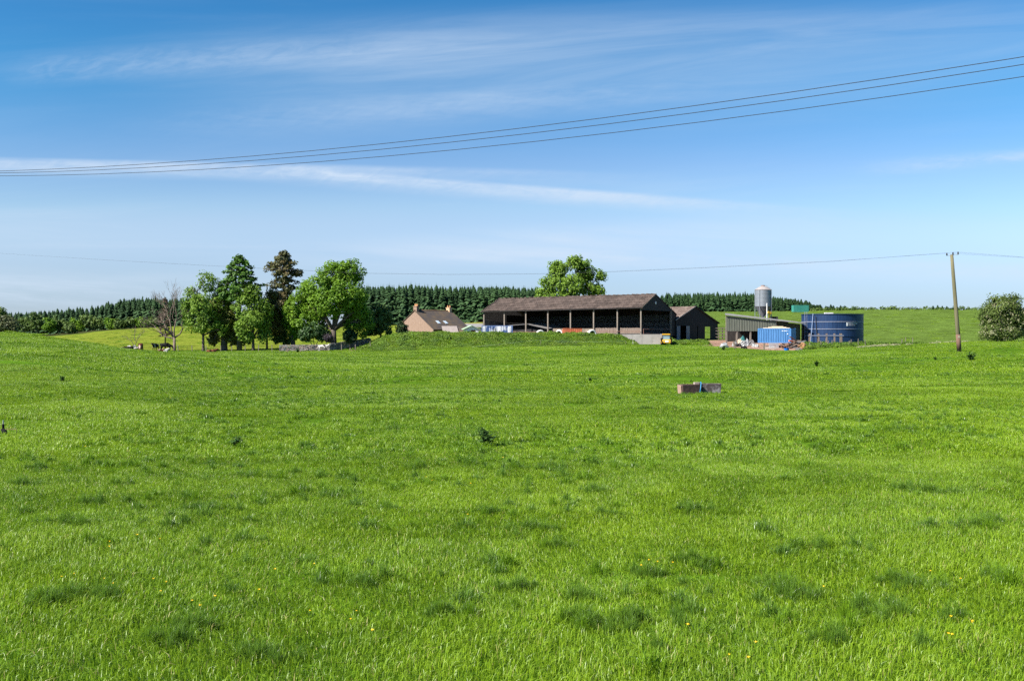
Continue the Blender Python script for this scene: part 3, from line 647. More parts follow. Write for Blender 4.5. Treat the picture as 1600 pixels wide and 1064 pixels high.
for k in range(4):
    t_ = R(45+90*k + 8); x, y = (rS+.06)*math.cos(t_), (rS+.06)*math.sin(t_)
    m = MB(); m.tube([(x, y, -.3), (x, y, zt-.1)], .07, 6); m.build("leg", GALV, si)
    t2 = R(45+90*(k+1) + 8); x2, y2 = (rS+.06)*math.cos(t2), (rS+.06)*math.sin(t2)
    m = MB(); m.tube([(x, y, zh-.8), (x2, y2, zb-.8)], .04, 5); m.build("brace", GALV, si)
m = MB(); m.tube([(.3, -2.0, -.2), (.3, -2.0, zb+.65)], .10, 8); m.build("fill_pipe", WHITE, si)
m = MB()
for s_ in (-.2, .2): m.tube([(1.55+s_*.3, -.95+s_, .8), (1.55+s_*.3, -.95+s_, zt+.05), (.5, -.35+s_*.6, zt+.95)], .025, 5)
for k in range(26): m.tube([(1.49, -1.15, 1+k*.33), (1.61, -.75, 1+k*.33)], .018, 4)
m.build("ladder", GALV, si)
m = MB(); m.box((.95, -1.5, zh-.05+1.0), (.7, .5, .45), (0, .2, .3)); m.box((.95, -1.5, zh+.4), (.2, .2, .9)); m.build("auger_motor", mat("yellow_paint", (.62, .40, .03), (.5, .3, .03), 4, .5), si)
m = MB(); m.span(1.4, 2.9, -.8, .6, 0, 4.62 - zf + .05); m.build("meal_box", DARK_CLAD, si)

# ------------------------------------------------------------------ slurry tank
c = W(1300.3, 515, 195); rT = 46.2/F*195
TZ = -.62
tk = thing("slurry_tank", "round dark blue slurry tank with two pale bands", "tank", (c.x, 195, TZ), 0)
BLUE = mat("blue_enamel", (0.0048, 0.018, 0.058), (0.012, 0.036, 0.098), 1.6, .5, spec=.3, stretch=(2.5, 2.5, .18), detail=8, objrand=.08)
BAND = mat("pale_band", (.13, .15, .21), (.22, .23, .29), 2, .5)
hT = 2 + (515-491)/F*195 - TZ
nP = 20
for r_ in range(4):
    z0, z1 = hT*r_/4, hT*(r_+1)/4
    for k in range(nP):
        a0 = 2*math.pi*(k + .5*(r_ % 2))/nP; a1 = a0 + 2*math.pi/nP
        m = MB(); dr = .012*((k+r_) % 2)
        m.lathe([(rT+dr, z0+.008), (rT+dr, z1-.008)], 4, a0=a0+.003, a1=a1-.003); m.build("panel", BLUE, tk, smooth=True)
m = MB(); m.lathe([(rT-.03, 0), (rT-.03, hT), (rT-.25, hT)], 60); m.build("inner_shell", BLUE, tk, smooth=True)
for fz in (.735, .49, .245):
    z0 = hT*fz; m = MB(); m.lathe([(rT+.01, z0-.08), (rT+.08, z0-.08), (rT+.08, z0+.05), (rT+.01, z0+.05)], 60)
    m.build("stiffener_band", BAND if fz > .3 else BLUE, tk)
m = MB(); m.lathe([(rT+.01, hT-.1), (rT+.12, hT-.1), (rT+.12, hT+.02), (rT-.2, hT+.02)], 60); m.build("rim", BLUE, tk)
t0 = R(-90-72)
for t_, s_ in ((t0, 1), ):
    x, y = (rT+.2)*math.cos(t_), (rT+.2)*math.sin(t_)
    m = MB()
    for s2 in (-.25, .25): m.tube([(x+s2, y-.1, -.2), (x+s2*.8, y+.0, hT+.5)], .05, 5)
    for k in range(14): m.tube([(x-.25, y-.1, .3+k*.36), (x+.25, y-.1, .3+k*.36)], .03, 4)
    m.build("ladder", BAND, tk)
x = -rT + .85; m = MB(); m.tube([(x+.15, -rT*.60, hT+.05), (x-.55, -rT*.62-.5, -.2)], .07, 6); m.build("brace_pipe", mat("pale_blue_pipe", (.20, .26, .38), None, rough=.5), tk)
m = MB(); m.tube([(x+.45, -rT*.66-.2, hT-.4), (x+.75, -rT*.66-.4, -.3)], .06, 6); m.build("fill_pipe", DARK_CLAD, tk)
m = MB(); m.span(-.9, .75, 1.6, 2.2, hT-.05, hT+.34); m.build("platform", WHITE, tk)
# lettering on the side of the tank, bent round the shell
def bent_text(txt, size, xc, z, radius, name, material, parent, align='LEFT'):
    cu = bpy.data.curves.new("lettering_text", 'FONT'); cu.body = txt; cu.size = size; cu.extrude = 0.0
    tmp = bpy.data.objects.new("lettering_tmp", cu); COL.objects.link(tmp); dg = bpy.context.evaluated_depsgraph_get(); me_ = bpy.data.meshes.new_from_object(tmp.evaluated_get(dg))
    bpy.data.objects.remove(tmp)
    for v in me_.vertices:
        x_, z_ = v.co.x + xc, v.co.y + z; t_ = -math.pi/2 + x_/radius; v.co = (radius*math.cos(t_), radius*math.sin(t_), z_)
    me_.materials.clear(); me_.materials.append(material); return link(name, me_, parent)
SIGNW = mat("sign_white", (.80, .80, .80), None, rough=.6)
sx0 = (1310 - 1300.3)/F*189; zz0 = 2 + (515-507)/F*189 - TZ
bent_text("PERMASTORE", .36, sx0 + .05, zz0 + .08, rT + .03, "lettering", SIGNW, tk)
bent_text("TANKS & SILOS", .24, sx0 + .05, zz0 - .22, rT + .03, "lettering", SIGNW, tk)
m = MB(); m.lathe([(rT+.03, zz0-.28), (rT+.03, zz0+.38)], 2, a0=-math.pi/2 + (sx0-.32)/rT, a1=-math.pi/2 + (sx0-.08)/rT); m.build("emblem", SIGNW, tk)

# post-and-rail barrier in front of the tank
fb = thing("tank_fence", "stout timber posts with a rail guarding the blue slurry tank", "fence", (W(1290, 515, 186).x, 186, 0), 0)
fx = fb.location.x
for p in (1265, 1279, 1291.5, 1304, 1314):
    q = W(p, 521, 186); g0 = gz(q.x, 186); m = MB(); m.box((q.x-fx, 0, (q.z+g0-.6)/2), (.26 if p < 1310 else .42, .26, q.z-g0+.6), (0, R(rb.uniform(-2, 2)), 0)); m.build("post", BOARD, fb)
q0_, q1_ = W(1262, 524.3, 186), W(1318, 524.3, 186); m = MB(); m.span(q0_.x-fx, q1_.x-fx, -.19, -.14, q0_.z-.09, q0_.z+.09); m.build("rail", BAND, fb)

# ------------------------------------------------------------------ containers
def container(name, label, p, Y, zb_, rz, L, Hc, Wd, mats, pitch=.28):
    q = W(p, 515, Y); t_ = thing(name, label, "container", (q.x, Y, zb_), rz)
    m = MB(); corr(m, .08, L-.08, .06, lambda x: .12, lambda x: Hc-.1, pitch, .11); m.build("front_side", mats[0], t_)
    m = MB(); m.span(.05, L-.05, .07, Wd-.05, .10, Hc-.03); m.build("box_body", mats[0], t_)
    m = MB()
    for xx in (0, L-.14): m.span(xx, xx+.14, -.02, .12, 0, Hc); m.span(xx, xx+.14, Wd-.12, Wd+.02, 0, Hc)
    m.span(0.14, L-.14, -.015, .10, 0, .14); m.span(.14, L-.14, -.015, .10, Hc-.11, Hc+.005); m.build("frame", mats[1], t_)
    m = MB()
    for k in (0, 1): m.span(L, L+.05, .14 + k*(Wd-.28)/2, .13 + (k+1)*(Wd-.28)/2, .12, Hc-.1)
    m.build("end_door", mats[1], t_)
    return t_
CB = mat("container_blue", (.036, .130, .30), (.075, .20, .40), 1.6, .6, stretch=(2.5, 2.5, .25), detail=9); CBD = mat("container_blue_frame", (.045, .16, .38), (.07, .21, .44), 2, .5)
zc_ = W(1184, 535.5, 178).z
ct = container("shipping_container", "bright blue ribbed shipping container in front of the lean-to shed", 1184.2, 178, zc_, R(-35), 6.06, 2.55, 2.4, (CB, CBD), .31)
m = MB(); z1 = 2.12
for sx_, w_ in ((4.45, .12), (4.75, .22), (5.05, .16)): m.span(sx_, sx_+w_, -.003, .005, z1-.05, z1+.05)
m.prism([(4.32, 0, z1-.14), (4.32+.16, 0, z1), (4.32, 0, z1+.14)], (0, -.004, 0)); m.prism([(5.3, 0, z1-.1), (5.62, 0, z1+.10), (5.42, 0, z1+.02)], (0, -.004, 0)); m.span(5.36, 5.5, -.003, .005, 1.52, 1.66)
m.build("lettering", SIGNW, ct)
TAN = mat("tan_boards", (.42, .33, .22), (.55, .45, .33), 3, .9)
tp = thing("board_stack", "tan boards and sheeting lying on top of the blue container", "boards", Vector(ct.location) + Euler((0, 0, R(-35))).to_matrix() @ Vector((.8, .3, 2.56)), R(-35))
for k, (x0, x1, y0, y1, zz) in enumerate(((0, 4.9, 0, .5, 0), (.3, 4.6, .5, 1.0, .02), (.9, 4.2, .2, .8, .13), (1.5, 3.6, .3, .7, .25))):
    m = MB(); m.span(x0, x1, y0, y1, zz+.01, zz+.12); m.build("board", TAN if k != 1 else BOARD, tp)
CG = mat("container_green", (.03, .19, .155), (.05, .24, .19), 1.0, .6)
q = W(1240, 487.5, 360)
container("green_container", "small teal green container alone on the hill by the wood", 1240, 360, gz(q.x, 361), R(2), 5.6, 2.5, 2.4, (CG, CG), .4)
m_ = mat("faded_blue", (.10, .16, .33), (.62, .62, .66), .55, .7, stretch=(1.0, 1, .55), detail=3, lo=.50, hi=.56)
m2_ = mat("faded_blue_frame", (.09, .14, .30), (.14, .2, .38), 2, .7)
fc = container("site_container", "faded blue site container with peeling white patches beside the hay barn", 752.5, 190, .72, R(-1), 5.9, 2.05, 2.4, (m_, m2_), .31)
m = MB(); m.span(2.1, 2.9, -.035, -.02, .5, 1.55); m.build("window", mat("window_dark", (.03, .035, .04), None, rough=.2), fc)
for k in (.2, 3.05, 4.9):
    m = MB(); m.span(k, k+.55, -.04, -.02, .15, 1.9); m.build("white_panel", WHITE, fc)

# white calf hutches with dark arched mouths, orange crate
HUT = mat("hutch_plastic", (.78, .77, .73), (.66, .63, .58), 2, .5)
def hutch(p, q, Y, wpx, label, rz):
    c_ = W(p, q, Y); r0 = wpx/2/F*Y; t_ = thing("calf_hutch", label, "calf hutch", (c_.x, Y, .92), rz, "white calf hutches along the barn front")
    h_ = c_.z - .92; m = MB(); na_ = 12
    secs = [(0, .97, .97), (.12, 1.0, 1.0), (.8, .98, .96), (1.3, .85, .80), (1.6, .5, .45)]
    P = []
    for yv, sw, sh in secs: P.append([(-math.cos(math.pi*k/na_)*r0*sw, yv, math.sin(math.pi*k/na_)**.8*h_*sh + .0) for k in range(na_+1)])
    inn = [(-math.cos(math.pi*k/na_)*r0*.72, 0, math.sin(math.pi*k/na_)**.8*h_*.72) for k in range(na_+1)]
    rows = [[(a_[0], .35, a_[2]) for a_ in inn], inn] + P; vs_ = sum(rows, []); n_ = na_+1; fs = []
    for i in range(len(rows)-1):
        for k in range(na_): fs.append((i*n_+k, i*n_+k+1, (i+1)*n_+k+1, (i+1)*n_+k))
    m.add(vs_, fs); m.add(rows[-1], [tuple(range(n_))]); m.build("shell", HUT, t_, smooth=True)
    m = MB(); m.add(rows[0], [tuple(range(n_))]); m.build("doorway", BLACK, t_)  # black sheet stands in for the shade inside the hutch
hutch(845, 515.5, 189, 13, "white calf hutch nearest the faded blue site container", R(15))
hutch(873.5, 515.2, 189, 11.5, "white calf hutch just left of the orange crate", R(-12))
hutch(926, 515.0, 188, 14, "white calf hutch to the right of the orange crate", R(20))
OR = mat("orange_paint", (.38, .085, .036), (.48, .15, .07), 1.5, .7, objrand=.12)
q = W(879.5, 522, 188.5); oc = thing("orange_crate", "orange slatted crate standing at the front of the hay barn", "crate", (q.x, 188.5, .85), 0)
for k in range(9): m = MB(); m.span(k*.405, k*.405+.36, -.03 - .01*(k % 2), .04, .25, 1.42 - .01*k); m.build("slat", OR, oc)
m = MB(); m.span(0, 3.65, .05, 1.6, .2, 1.34); m.build("body", OR, oc); m = MB(); m.span(-.04, 3.7, -.06, -.045, 1.28, 1.36); m.build("top_rail", OR, oc); m = MB(); m.span(.1, .25, 0, .15, -.1, .2); m.span(3.4, 3.55, 0, .15, -.1, .2); m.build("foot", OR, oc)

# ------------------------------------------------------------------ farmhouse
apx = W(648, 485.4, 215); hr = R(45)       # local x along the ridge, local y across the gable (towards the back)
fh = thing("farmhouse", "pink rendered farmhouse with mossy slate roof and two chimneys", "house", (apx.x, apx.y, -.4), hr)
HARL = mat("pink_harling", (.205, .135, .10), (.265, .183, .14), 2.2, .95, bump=.4, detail=9)
SLATE = mat("mossy_slate", (.060, .050, .046), (.125, .085, .045), .55, .9, bump=.35, detail=9, lo=.42, hi=.72)
zA = apx.z + .4; sl_, sr_ = 4.4, 6.3; zL_, zR_ = 3.46 + .4, 2.05 + .4; LH = 10.3
# y<0 is the camera's right side: the gable runs along (cos45,-sin45)
m = MB(); m.prism([(0, sl_-.15, -.6), (0, -sr_+.15, -.6), (0, -sr_+.15, zR_-.12), (0, 0, zA-.14), (0, sl_-.15, zL_-.12)], (LH, 0, 0)); m.build("wall", HARL, fh)
m = MB(); m.prism([(-.16, .03, zA), (LH+.16, .03, zA), (LH+.16, -sr_-.25, zR_-.13), (-.16, -sr_-.25, zR_-.13)], (0, 0, .12)); rf = m.build("roof", SLATE, fh)
m = MB(); m.prism([(-.16, -.03, zA), (LH+.16, -.03, zA), (LH+.16, sl_+.25, zL_-.18), (-.16, sl_+.25, zL_-.18)], (0, 0, .12)); m.build("rear_roof", SLATE, fh)
m = MB(); m.prism([(-.18, -.16, zA+.10), (-.18, .16, zA+.10), (-.18, 0, zA+.22)], (LH+.36, 0, 0)); m.build("ridge_tiles", mat("ridge_clay", (.13, .08, .05), (.2, .13, .07), 2, .9), rf)
POT = mat("clay_pot", (.45, .22, .10), (.55, .30, .14), 3, .8)
for xx, npot, hh in ((.45, 3, .98), (LH-.45, 2, .8)):
    m = MB(); m.span(xx-.35, xx+.35, -.55, .55, zA-.6, zA+hh); m.span(xx-.42, xx+.42, -.62, .62, zA+hh-.16, zA+hh+.02)
    ch = m.build("chimney", HARL if npot == 3 else mat("tan_chimney", (.45, .30, .18), (.55, .39, .25), 3, .9), fh)
    for k in range(npot): m = MB(); m.lathe([(.15, 0), (.12, .45), (.14, .5), (.09, .5)], 10, c=(xx, -.36+k*.72/(npot-1), zA+hh+.01)); m.build("chimney_pot", POT, ch)
sa = math.atan2(zA - zR_ + .13, sr_ + .25)
for fxx, fyy in ((3.1, -4.15), (5.2, -4.2)):
    m = MB(); zz = zA + .12 - (-fyy)*math.tan(sa); m.box((fxx, fyy, zz+.03), (.78, 1.15, .09), (sa, 0, 0)); sk = m.build("skylight", mat("skylight_frame", (.30, .32, .34), None, rough=.5), fh)
    m = MB(); m.box((fxx, fyy, zz+.05), (.62, .98, .09), (sa, 0, 0)); m.build("pane", mat("sky_glass", (.45, .55, .65), None, rough=.08, spec=.9), sk)
# low outbuilding with pale roof in front of the house
q = W(690, 521, 207); ob = thing("house_outbuilding", "low outbuilding with pale grey sheet roof in front of the farmhouse", "outbuilding", (q.x, 207, 0.0), R(4))
PALE = mat("pale_sheet", (.20, .165, .15), (.27, .23, .21), 1.8, .9, bump=.3, detail=8)
m = MB(); m.prism([(.3, 0, 1.35), (3.55, 0, 1.35), (3.2, 2.4, 2.68), (0, 2.4, 2.68)], (0, 0, .08)); m.build("roof", PALE, ob)
m = MB(); m.span(.35, 3.4, .1, 2.3, -.5, 1.3); m.build("wall", HARL, ob)
m = MB(); m.prism([(3.5, .6, 1.30), (5.1, .6, 1.25), (4.9, 2.6, 2.5), (3.25, 2.6, 2.55)], (0, 0, .08)); m.build("side_roof", SLATE, ob)
m = MB(); m.span(3.5, 4.9, .7, 2.5, -.5, 1.25); m.build("side_wall", BLOCK, ob)
# green-roofed hut
q = W(737, 517.5, 200); ht = thing("garden_hut", "small white hut with pale green pitched roof by the farmhouse", "hut", (q.x, 200, .55), R(10))
GRN = mat("pale_green_roof", (.30, .42, .27), (.38, .50, .34), 2, .6)
m = MB(); m.prism([(-1.35, 0, -.3), (1.35, 0, -.3), (1.35, 0, 1.55), (0, 0, 2.15), (-1.35, 0, 1.55)], (0, 2.6, 0)); m.build("wall", WHITE, ht)
for s_ in (-1, 1): m = MB(); m.prism([(0, -.35, 2.22), (s_*1.75, -.35, 1.45), (s_*1.75, 2.9, 1.45), (0, 2.9, 2.22)], (0, 0, .09)); m.build("roof", GRN, ht)
m = MB(); m.span(-.2, .75, -.03, -.01, -.2, 1.35); m.build("doorway", mat("dark_red_door", (.12, .05, .04), None), ht)
# far pale sheet roof behind the hut
q = W(722, 505, 262); fs_ = thing("far_shed", "long low grey-roofed shed seen behind the green-roofed hut", "shed", (q.x, 262, gz(q.x, 262)), R(2))
zt_ = W(722, 506.5, 262).z - fs_.location.z
m = MB(); m.prism([(-1.5, 0, zt_-.9), (9, 0, zt_-.75), (9, 5, zt_+.1), (-1.5, 5, zt_)], (0, 0, .1)); m.build("roof", mat("grey_roof_far", (.17, .16, .16), (.22, .21, .20), 1, .9), fs_); m = MB(); m.span(-1.2, 8.8, .3, 4.8, -1, zt_-.95); m.build("wall", BLOCK, fs_)

# ------------------------------------------------------------------ trees
def leaf_cloud(r, cents, rad, per, size, out_from=None, flat=1.0, up=.35, elong=1.5):
    """leaf sprays round cluster centres; returns verts (n*4,3), quads, var"""
    cents = np.asarray(cents, float); n = len(cents)*per
    c = np.repeat(cents, per, 0); rad = np.repeat(np.broadcast_to(np.asarray(rad, float), (len(cents),)), per)
    d = r.normal(size=(n, 3)); d /= np.linalg.norm(d, axis=1)[:, None]; d[:, 2] *= flat
    p = c + d * (rad*np.cbrt(r.uniform(.15, 1, n)))[:, None]
    nr = d*.7 + r.normal(size=(n, 3))*.6; nr[:, 2] += up
    if out_from is not None:
        o = p - np.asarray(out_from); nr += .5*o/np.maximum(np.linalg.norm(o, axis=1), .1)[:, None]
    nr /= np.linalg.norm(nr, axis=1)[:, None]
    a = np.cross(nr, r.normal(size=(n, 3))); a /= np.linalg.norm(a, axis=1)[:, None]; b_ = np.cross(nr, a)
    s = size*r.uniform(.6, 1.35, n); a *= (s*.5*elong)[:, None]; b_ *= (s*.5)[:, None]
    V_ = np.stack([p-a, p-b_*.9+nr*s[:, None]*.08, p+a, p+b_*.9-nr*s[:, None]*.08], 1).reshape(-1, 3)
    q = np.arange(n*4).reshape(n, 4)
    clv = np.repeat(r.rand(len(cents)), per)
    return V_, q, np.repeat(np.clip(.5*clv + .5*r.rand(n), 0, 1), 4)
def on_lobes(r, lobes, n, lo=.6):
    vol = np.array([l[3]*l[4]*l[5] for l in lobes])**.75; k = r.choice(len(lobes), n, p=vol/vol.sum()); L_ = np.array(lobes)[k]
    d = r.normal(size=(n, 3)); d /= np.linalg.norm(d, axis=1)[:, None]
    return L_[:, :3] + d*L_[:, 3:6]*r.uniform(lo, 1.0, n)[:, None]
def limb(m, a, b, r0, r1, r, bend=.12, n=5):
    a, b = Vector(a), Vector(b); L_ = (b-a).length; k = Vector(r.normal(size=3))*L_*bend; pts_ = []
    for i in range(n+1):
        t_ = i/n; pts_.append(a.lerp(b, t_) + k*math.sin(math.pi*t_)*.6 + Vector((0, 0, L_*.10*math.sin(math.pi*t_))))
    m.tube(pts_, [r0+(r1-r0)*i/n for i in range(n+1)], 6); return pts_
def broadleaf(name, label, p, Y, top_q, lobes_px, leaf, trunk_r=.35, ncl=260, per=34, size=.34, crad=.75, seed=1, fork=.28, bark=None, group=None, trunk_lean=0.0, lo=.6, base=None, cat="tree"):
    """lobes_px: (px, row, half width px, half height px, depth offset m)"""
    g0 = base if base is not None else G(p, Y); t_ = thing(name, label, cat, g0, 0, group); r = np.random.RandomState(seed); k = Y/F
    lobes = []
    for (lp, lq, hw, hh, dy) in lobes_px:
        w_ = W(lp, lq, Y) - g0; lobes.append((w_.x, dy, w_.z, hw*k, min(hw*k, hh*k*1.2)*.95, hh*k))
    H_ = W(p, top_q, Y).z - g0.z
    c = on_lobes(r, lobes, ncl, lo)
    ctr = np.array([np.mean([l[0] for l in lobes]), 0, np.mean([l[2] for l in lobes])])
    V_, q, va = leaf_cloud(r, c, crad*r.uniform(.6, 1.25, ncl), per, size, ctr)
    link("crown", arr_mesh("crown", V_, [q], [leaf], var=va), t_)
    m = MB(); fz = H_*fork; tx = trunk_lean
    m.tube([(0, 0, -.3), (0.02, 0, .25), (tx*.4, 0, fz*.55), (tx, 0, fz)], [trunk_r*1.45, trunk_r*1.08, trunk_r*.92, trunk_r*.8], 9)
    m.build("trunk", bark or BARK, t_, smooth=True)
    m = MB()
    for l in lobes:
        pts_ = limb(m, (tx, 0, fz-.15), (l[0], l[1], l[2]), trunk_r*.55, trunk_r*.14, r)
        for i in range(5):
            d = r.normal(size=3); d /= np.linalg.norm(d); d[2] = abs(d[2])*.8
            limb(m, pts_[r.randint(2, 6)], (l[0]+d[0]*l[3]*.9, l[1]+d[1]*l[4]*.9, l[2]+d[2]*l[5]*.9), trunk_r*.16, .02, r, n=3)
    m.build("limbs", bark or BARK, t_, smooth=True); return t_
L_SYC = leafmat("sycamore_leaves", (.055, .135, .010), (.225, .370, .028), trans=.38, wscale=.25)
L_ASH = leafmat("ash_leaves", (.070, .140, .016), (.245, .375, .045), trans=.35, wscale=.3)
L_DARK = leafmat("dark_leaves", (.012, .030, .010), (.040, .080, .020), trans=.2, wscale=.4)
L_OLIVE = leafmat("olive_leaves", (.075, .100, .018), (.225, .245, .045), trans=.38, wscale=.3, tint=(.14, .085, .035), tscale=.3, tamt=.7)
L_FIR = leafmat("fir_needles", (.030, .085, .014), (.125, .240, .028), trans=.25, wscale=.3)
L_PINE = leafmat("pine_needles", (.042, .060, .024), (.140, .145, .050), trans=.2, wscale=.3, tint=(.14, .090, .040), tscale=.35, tamt=.6)
L_BUSH = leafmat("bush_leaves", (.045, .090, .018), (.150, .215, .045), trans=.3, wscale=.3)
L_HAW = leafmat("hawthorn_leaves", (.055, .090, .018), (.170, .225, .055), trans=.4, wscale=.5)
L_CON = leafmat("spruce_needles", (.014, .040, .015), (.048, .100, .030), trans=.12, wscale=.10, rough=.7)
L_BLOSSOM = leafmat("blossom", (.27, .27, .13), (.46, .45, .28), trans=.3, wscale=1.0, rough=.8)

YT = 188
broadleaf("sycamore_tree", "big round-crowned sycamore with a thick forked trunk behind the stone wall", 521, YT, 407,
    [(548, 425, 22, 19, 0), (520, 432, 26, 22, 1), (500, 455, 24, 25, -1), (548, 462, 27, 24, -1), (522, 470, 30, 26, -2), (565, 485, 13, 22, 0), (490, 488, 16, 20, 1), (553, 500, 20, 18, 1), (575, 505, 9, 14, 0), (562, 518, 13, 9, .5), (496, 508, 14, 12, 1)], L_SYC, .62, 560, 54, .28, .85, 3, .22)
broadleaf("sycamore_tree", "narrower sycamore crowded between the brownish pine and the big round sycamore", 458, YT+2, 440,
    [(478, 458, 14, 18, 0), (464, 478, 15, 20, 0), (472, 500, 18, 20, -1), (455, 505, 9, 16, 0), (485, 480, 10, 22, 1), (450, 488, 8, 16, 0), (464, 520, 13, 9, 0)], L_SYC, .42, 250, 50, .28, .8, 5, .22)
broadleaf("ash_tree", "airy light green ash beside the bare dead tree", 317.5, YT-1, 423,
    [(322, 440, 12, 15, 0), (338, 452, 13, 20, 1), (300, 466, 12, 18, 0), (318, 478, 18, 20, -1), (296, 496, 11, 13, 0), (330, 500, 16, 16, 0), (312, 508, 20, 10, -1), (344, 472, 10, 16, .5), (290, 482, 9, 12, 0), (345, 515, 10, 9, 0)], L_ASH, .26, 280, 30, .26, .8, 7, .20)
broadleaf("ivy_tree", "thick-trunked tree with olive ivy growth between airy ash and tall fir", 350, YT+1, 462,
    [(350, 480, 13, 20, 0), (342, 500, 14, 16, 0), (358, 505, 13, 18, 0), (340, 525, 13, 10, 0), (362, 525, 10, 10, 0), (366, 490, 8, 16, -.5), (336, 486, 8, 14, .5), (335, 533, 9, 6, -.5), (366, 533, 9, 6, -.5)], L_OLIVE, .62, 220, 30, .34, .8, 9, .35)
broadleaf("ash_tree", "leafy light green ash standing in front of the tall fir", 395.5, YT-2, 445,
    [(392, 462, 14, 18, 0), (380, 482, 13, 18, -1), (404, 484, 14, 20, 0), (394, 500, 20, 14, -1), (412, 506, 9, 12, 0), (414, 488, 10, 16, .5), (380, 512, 13, 10, -.5), (408, 520, 14, 8, 0), (385, 460, 9, 12, 0), (386, 526, 10, 6, -.5), (412, 527, 9, 6, -.5)], L_ASH, .28, 280, 40, .27, .8, 11, .22)
broadleaf("ash_tree", "open-crowned ash tree rising behind the hay barn roof", 893, 236, 399,
    [(900, 412, 20, 13, 0), (872, 423, 16, 14, 0), (915, 428, 16, 14, 1), (938, 432, 10, 10, 0), (860, 445, 18, 16, 0), (890, 446, 22, 18, -2), (922, 452, 18, 12, 0), (846, 460, 9, 12, 0), (875, 465, 25, 12, -2), (935, 456, 10, 10, 0)], L_ASH, .5, 500, 40, .33, .85, 13, .25, lo=.45)
broadleaf("elder_bush", "grey-green rounded bush right of the big sycamore", 595, YT+6, 478, [(597, 492, 15, 14, 0), (590, 508, 15, 13, -1), (606, 510, 11, 12, 0), (582, 516, 9, 8, 0)], L_BUSH, .2, 130, 34, .32, .7, 15, .15, cat="bush")
broadleaf("holly_bush", "dark undergrowth bush between the two sycamores", 492, YT-.5, 503, [(492, 516, 15, 13, 0), (505, 521, 10, 10, 0), (478, 522, 12, 11, 0)], leafmat("holly_leaves", (.020, .055, .014), (.070, .130, .035), trans=.2), .15, 110, 34, .28, .6, 17, .1, cat="bush")
broadleaf("purple_bush", "dull purple shrub at the foot of the big sycamore", 513, YT-2, 521, [(513, 528, 6, 6, 0)], leafmat("purple_leaves", (.030, .024, .030), (.075, .06, .07), trans=.2), .08, 30, 30, .22, .4, 19, .1, cat="bush")
broadleaf("yew_bush", "almost black rounded yew under the sycamore's right side", 547, YT-1, 516, [(547, 525, 10, 9, 0)], L_DARK, .12, 70, 36, .25, .5, 21, .1, cat="bush")
broadleaf("yew_bush", "dark conical evergreen bush against the farmhouse gable", 628, 200, 504, [(628, 514, 9, 9, 0), (626, 508, 5, 5, 0), (632, 520, 8, 7, 0)], L_DARK, .12, 80, 36, .25, .45, 23, .1, cat="bush")
broadleaf("undergrowth_bush", "rough brown-green undergrowth at the foot of the tall fir", 372, YT+1.5, 515, [(366, 528, 11, 10, 0), (382, 530, 9, 9, 0)], L_OLIVE, .1, 80, 34, .24, .55, 33, .1, cat="bush")
broadleaf("undergrowth_bush", "low dark green undergrowth between the olive tree and the stone wall", 440, YT+4, 516, [(436, 527, 10, 10, 0), (448, 529, 9, 9, 0)], L_BUSH, .1, 80, 34, .24, .55, 35, .1, cat="bush")
# hawthorn in blossom
haw = broadleaf("hawthorn_bush", "large rounded hawthorn bush dotted with cream blossom near the leaning pole", 1566, 125, 462,
    [(1568, 482, 24, 18, 0), (1550, 505, 17, 22, 0), (1580, 500, 22, 26, 0), (1562, 520, 28, 13, -.6), (1598, 505, 14, 22, .5), (1545, 485, 9, 10, 0), (1534, 494, 5, 5, 0), (1553, 468, 8, 6, 0), (1585, 468, 10, 6, 0), (1538, 525, 7, 7, 0)], L_HAW, .22, 480, 46, .15, .6, 27, .12, cat="bush")
r = np.random.RandomState(31); k_ = 125/F; g0 = haw.location
lob = [((p-1566)*k_, 0, W(p, q, 125).z-g0.z, a*k_, a*k_*.95, b_*k_) for p, q, a, b_ in ((1568, 484, 24, 17), (1550, 505, 18, 22), (1580, 500, 23, 26), (1562, 520, 29, 13), (1598, 505, 14, 22))]
cc = on_lobes(r, lob, 620, .86); cc = cc[cc[:, 2] < W(0, 470, 125).z - g0.z]
V_, q_, va = leaf_cloud(r, cc, .20, 13, .12, None, 1, .6, 1.0); link("blossom", arr_mesh("blossom", V_, [q_], [L_BLOSSOM], var=va), haw)

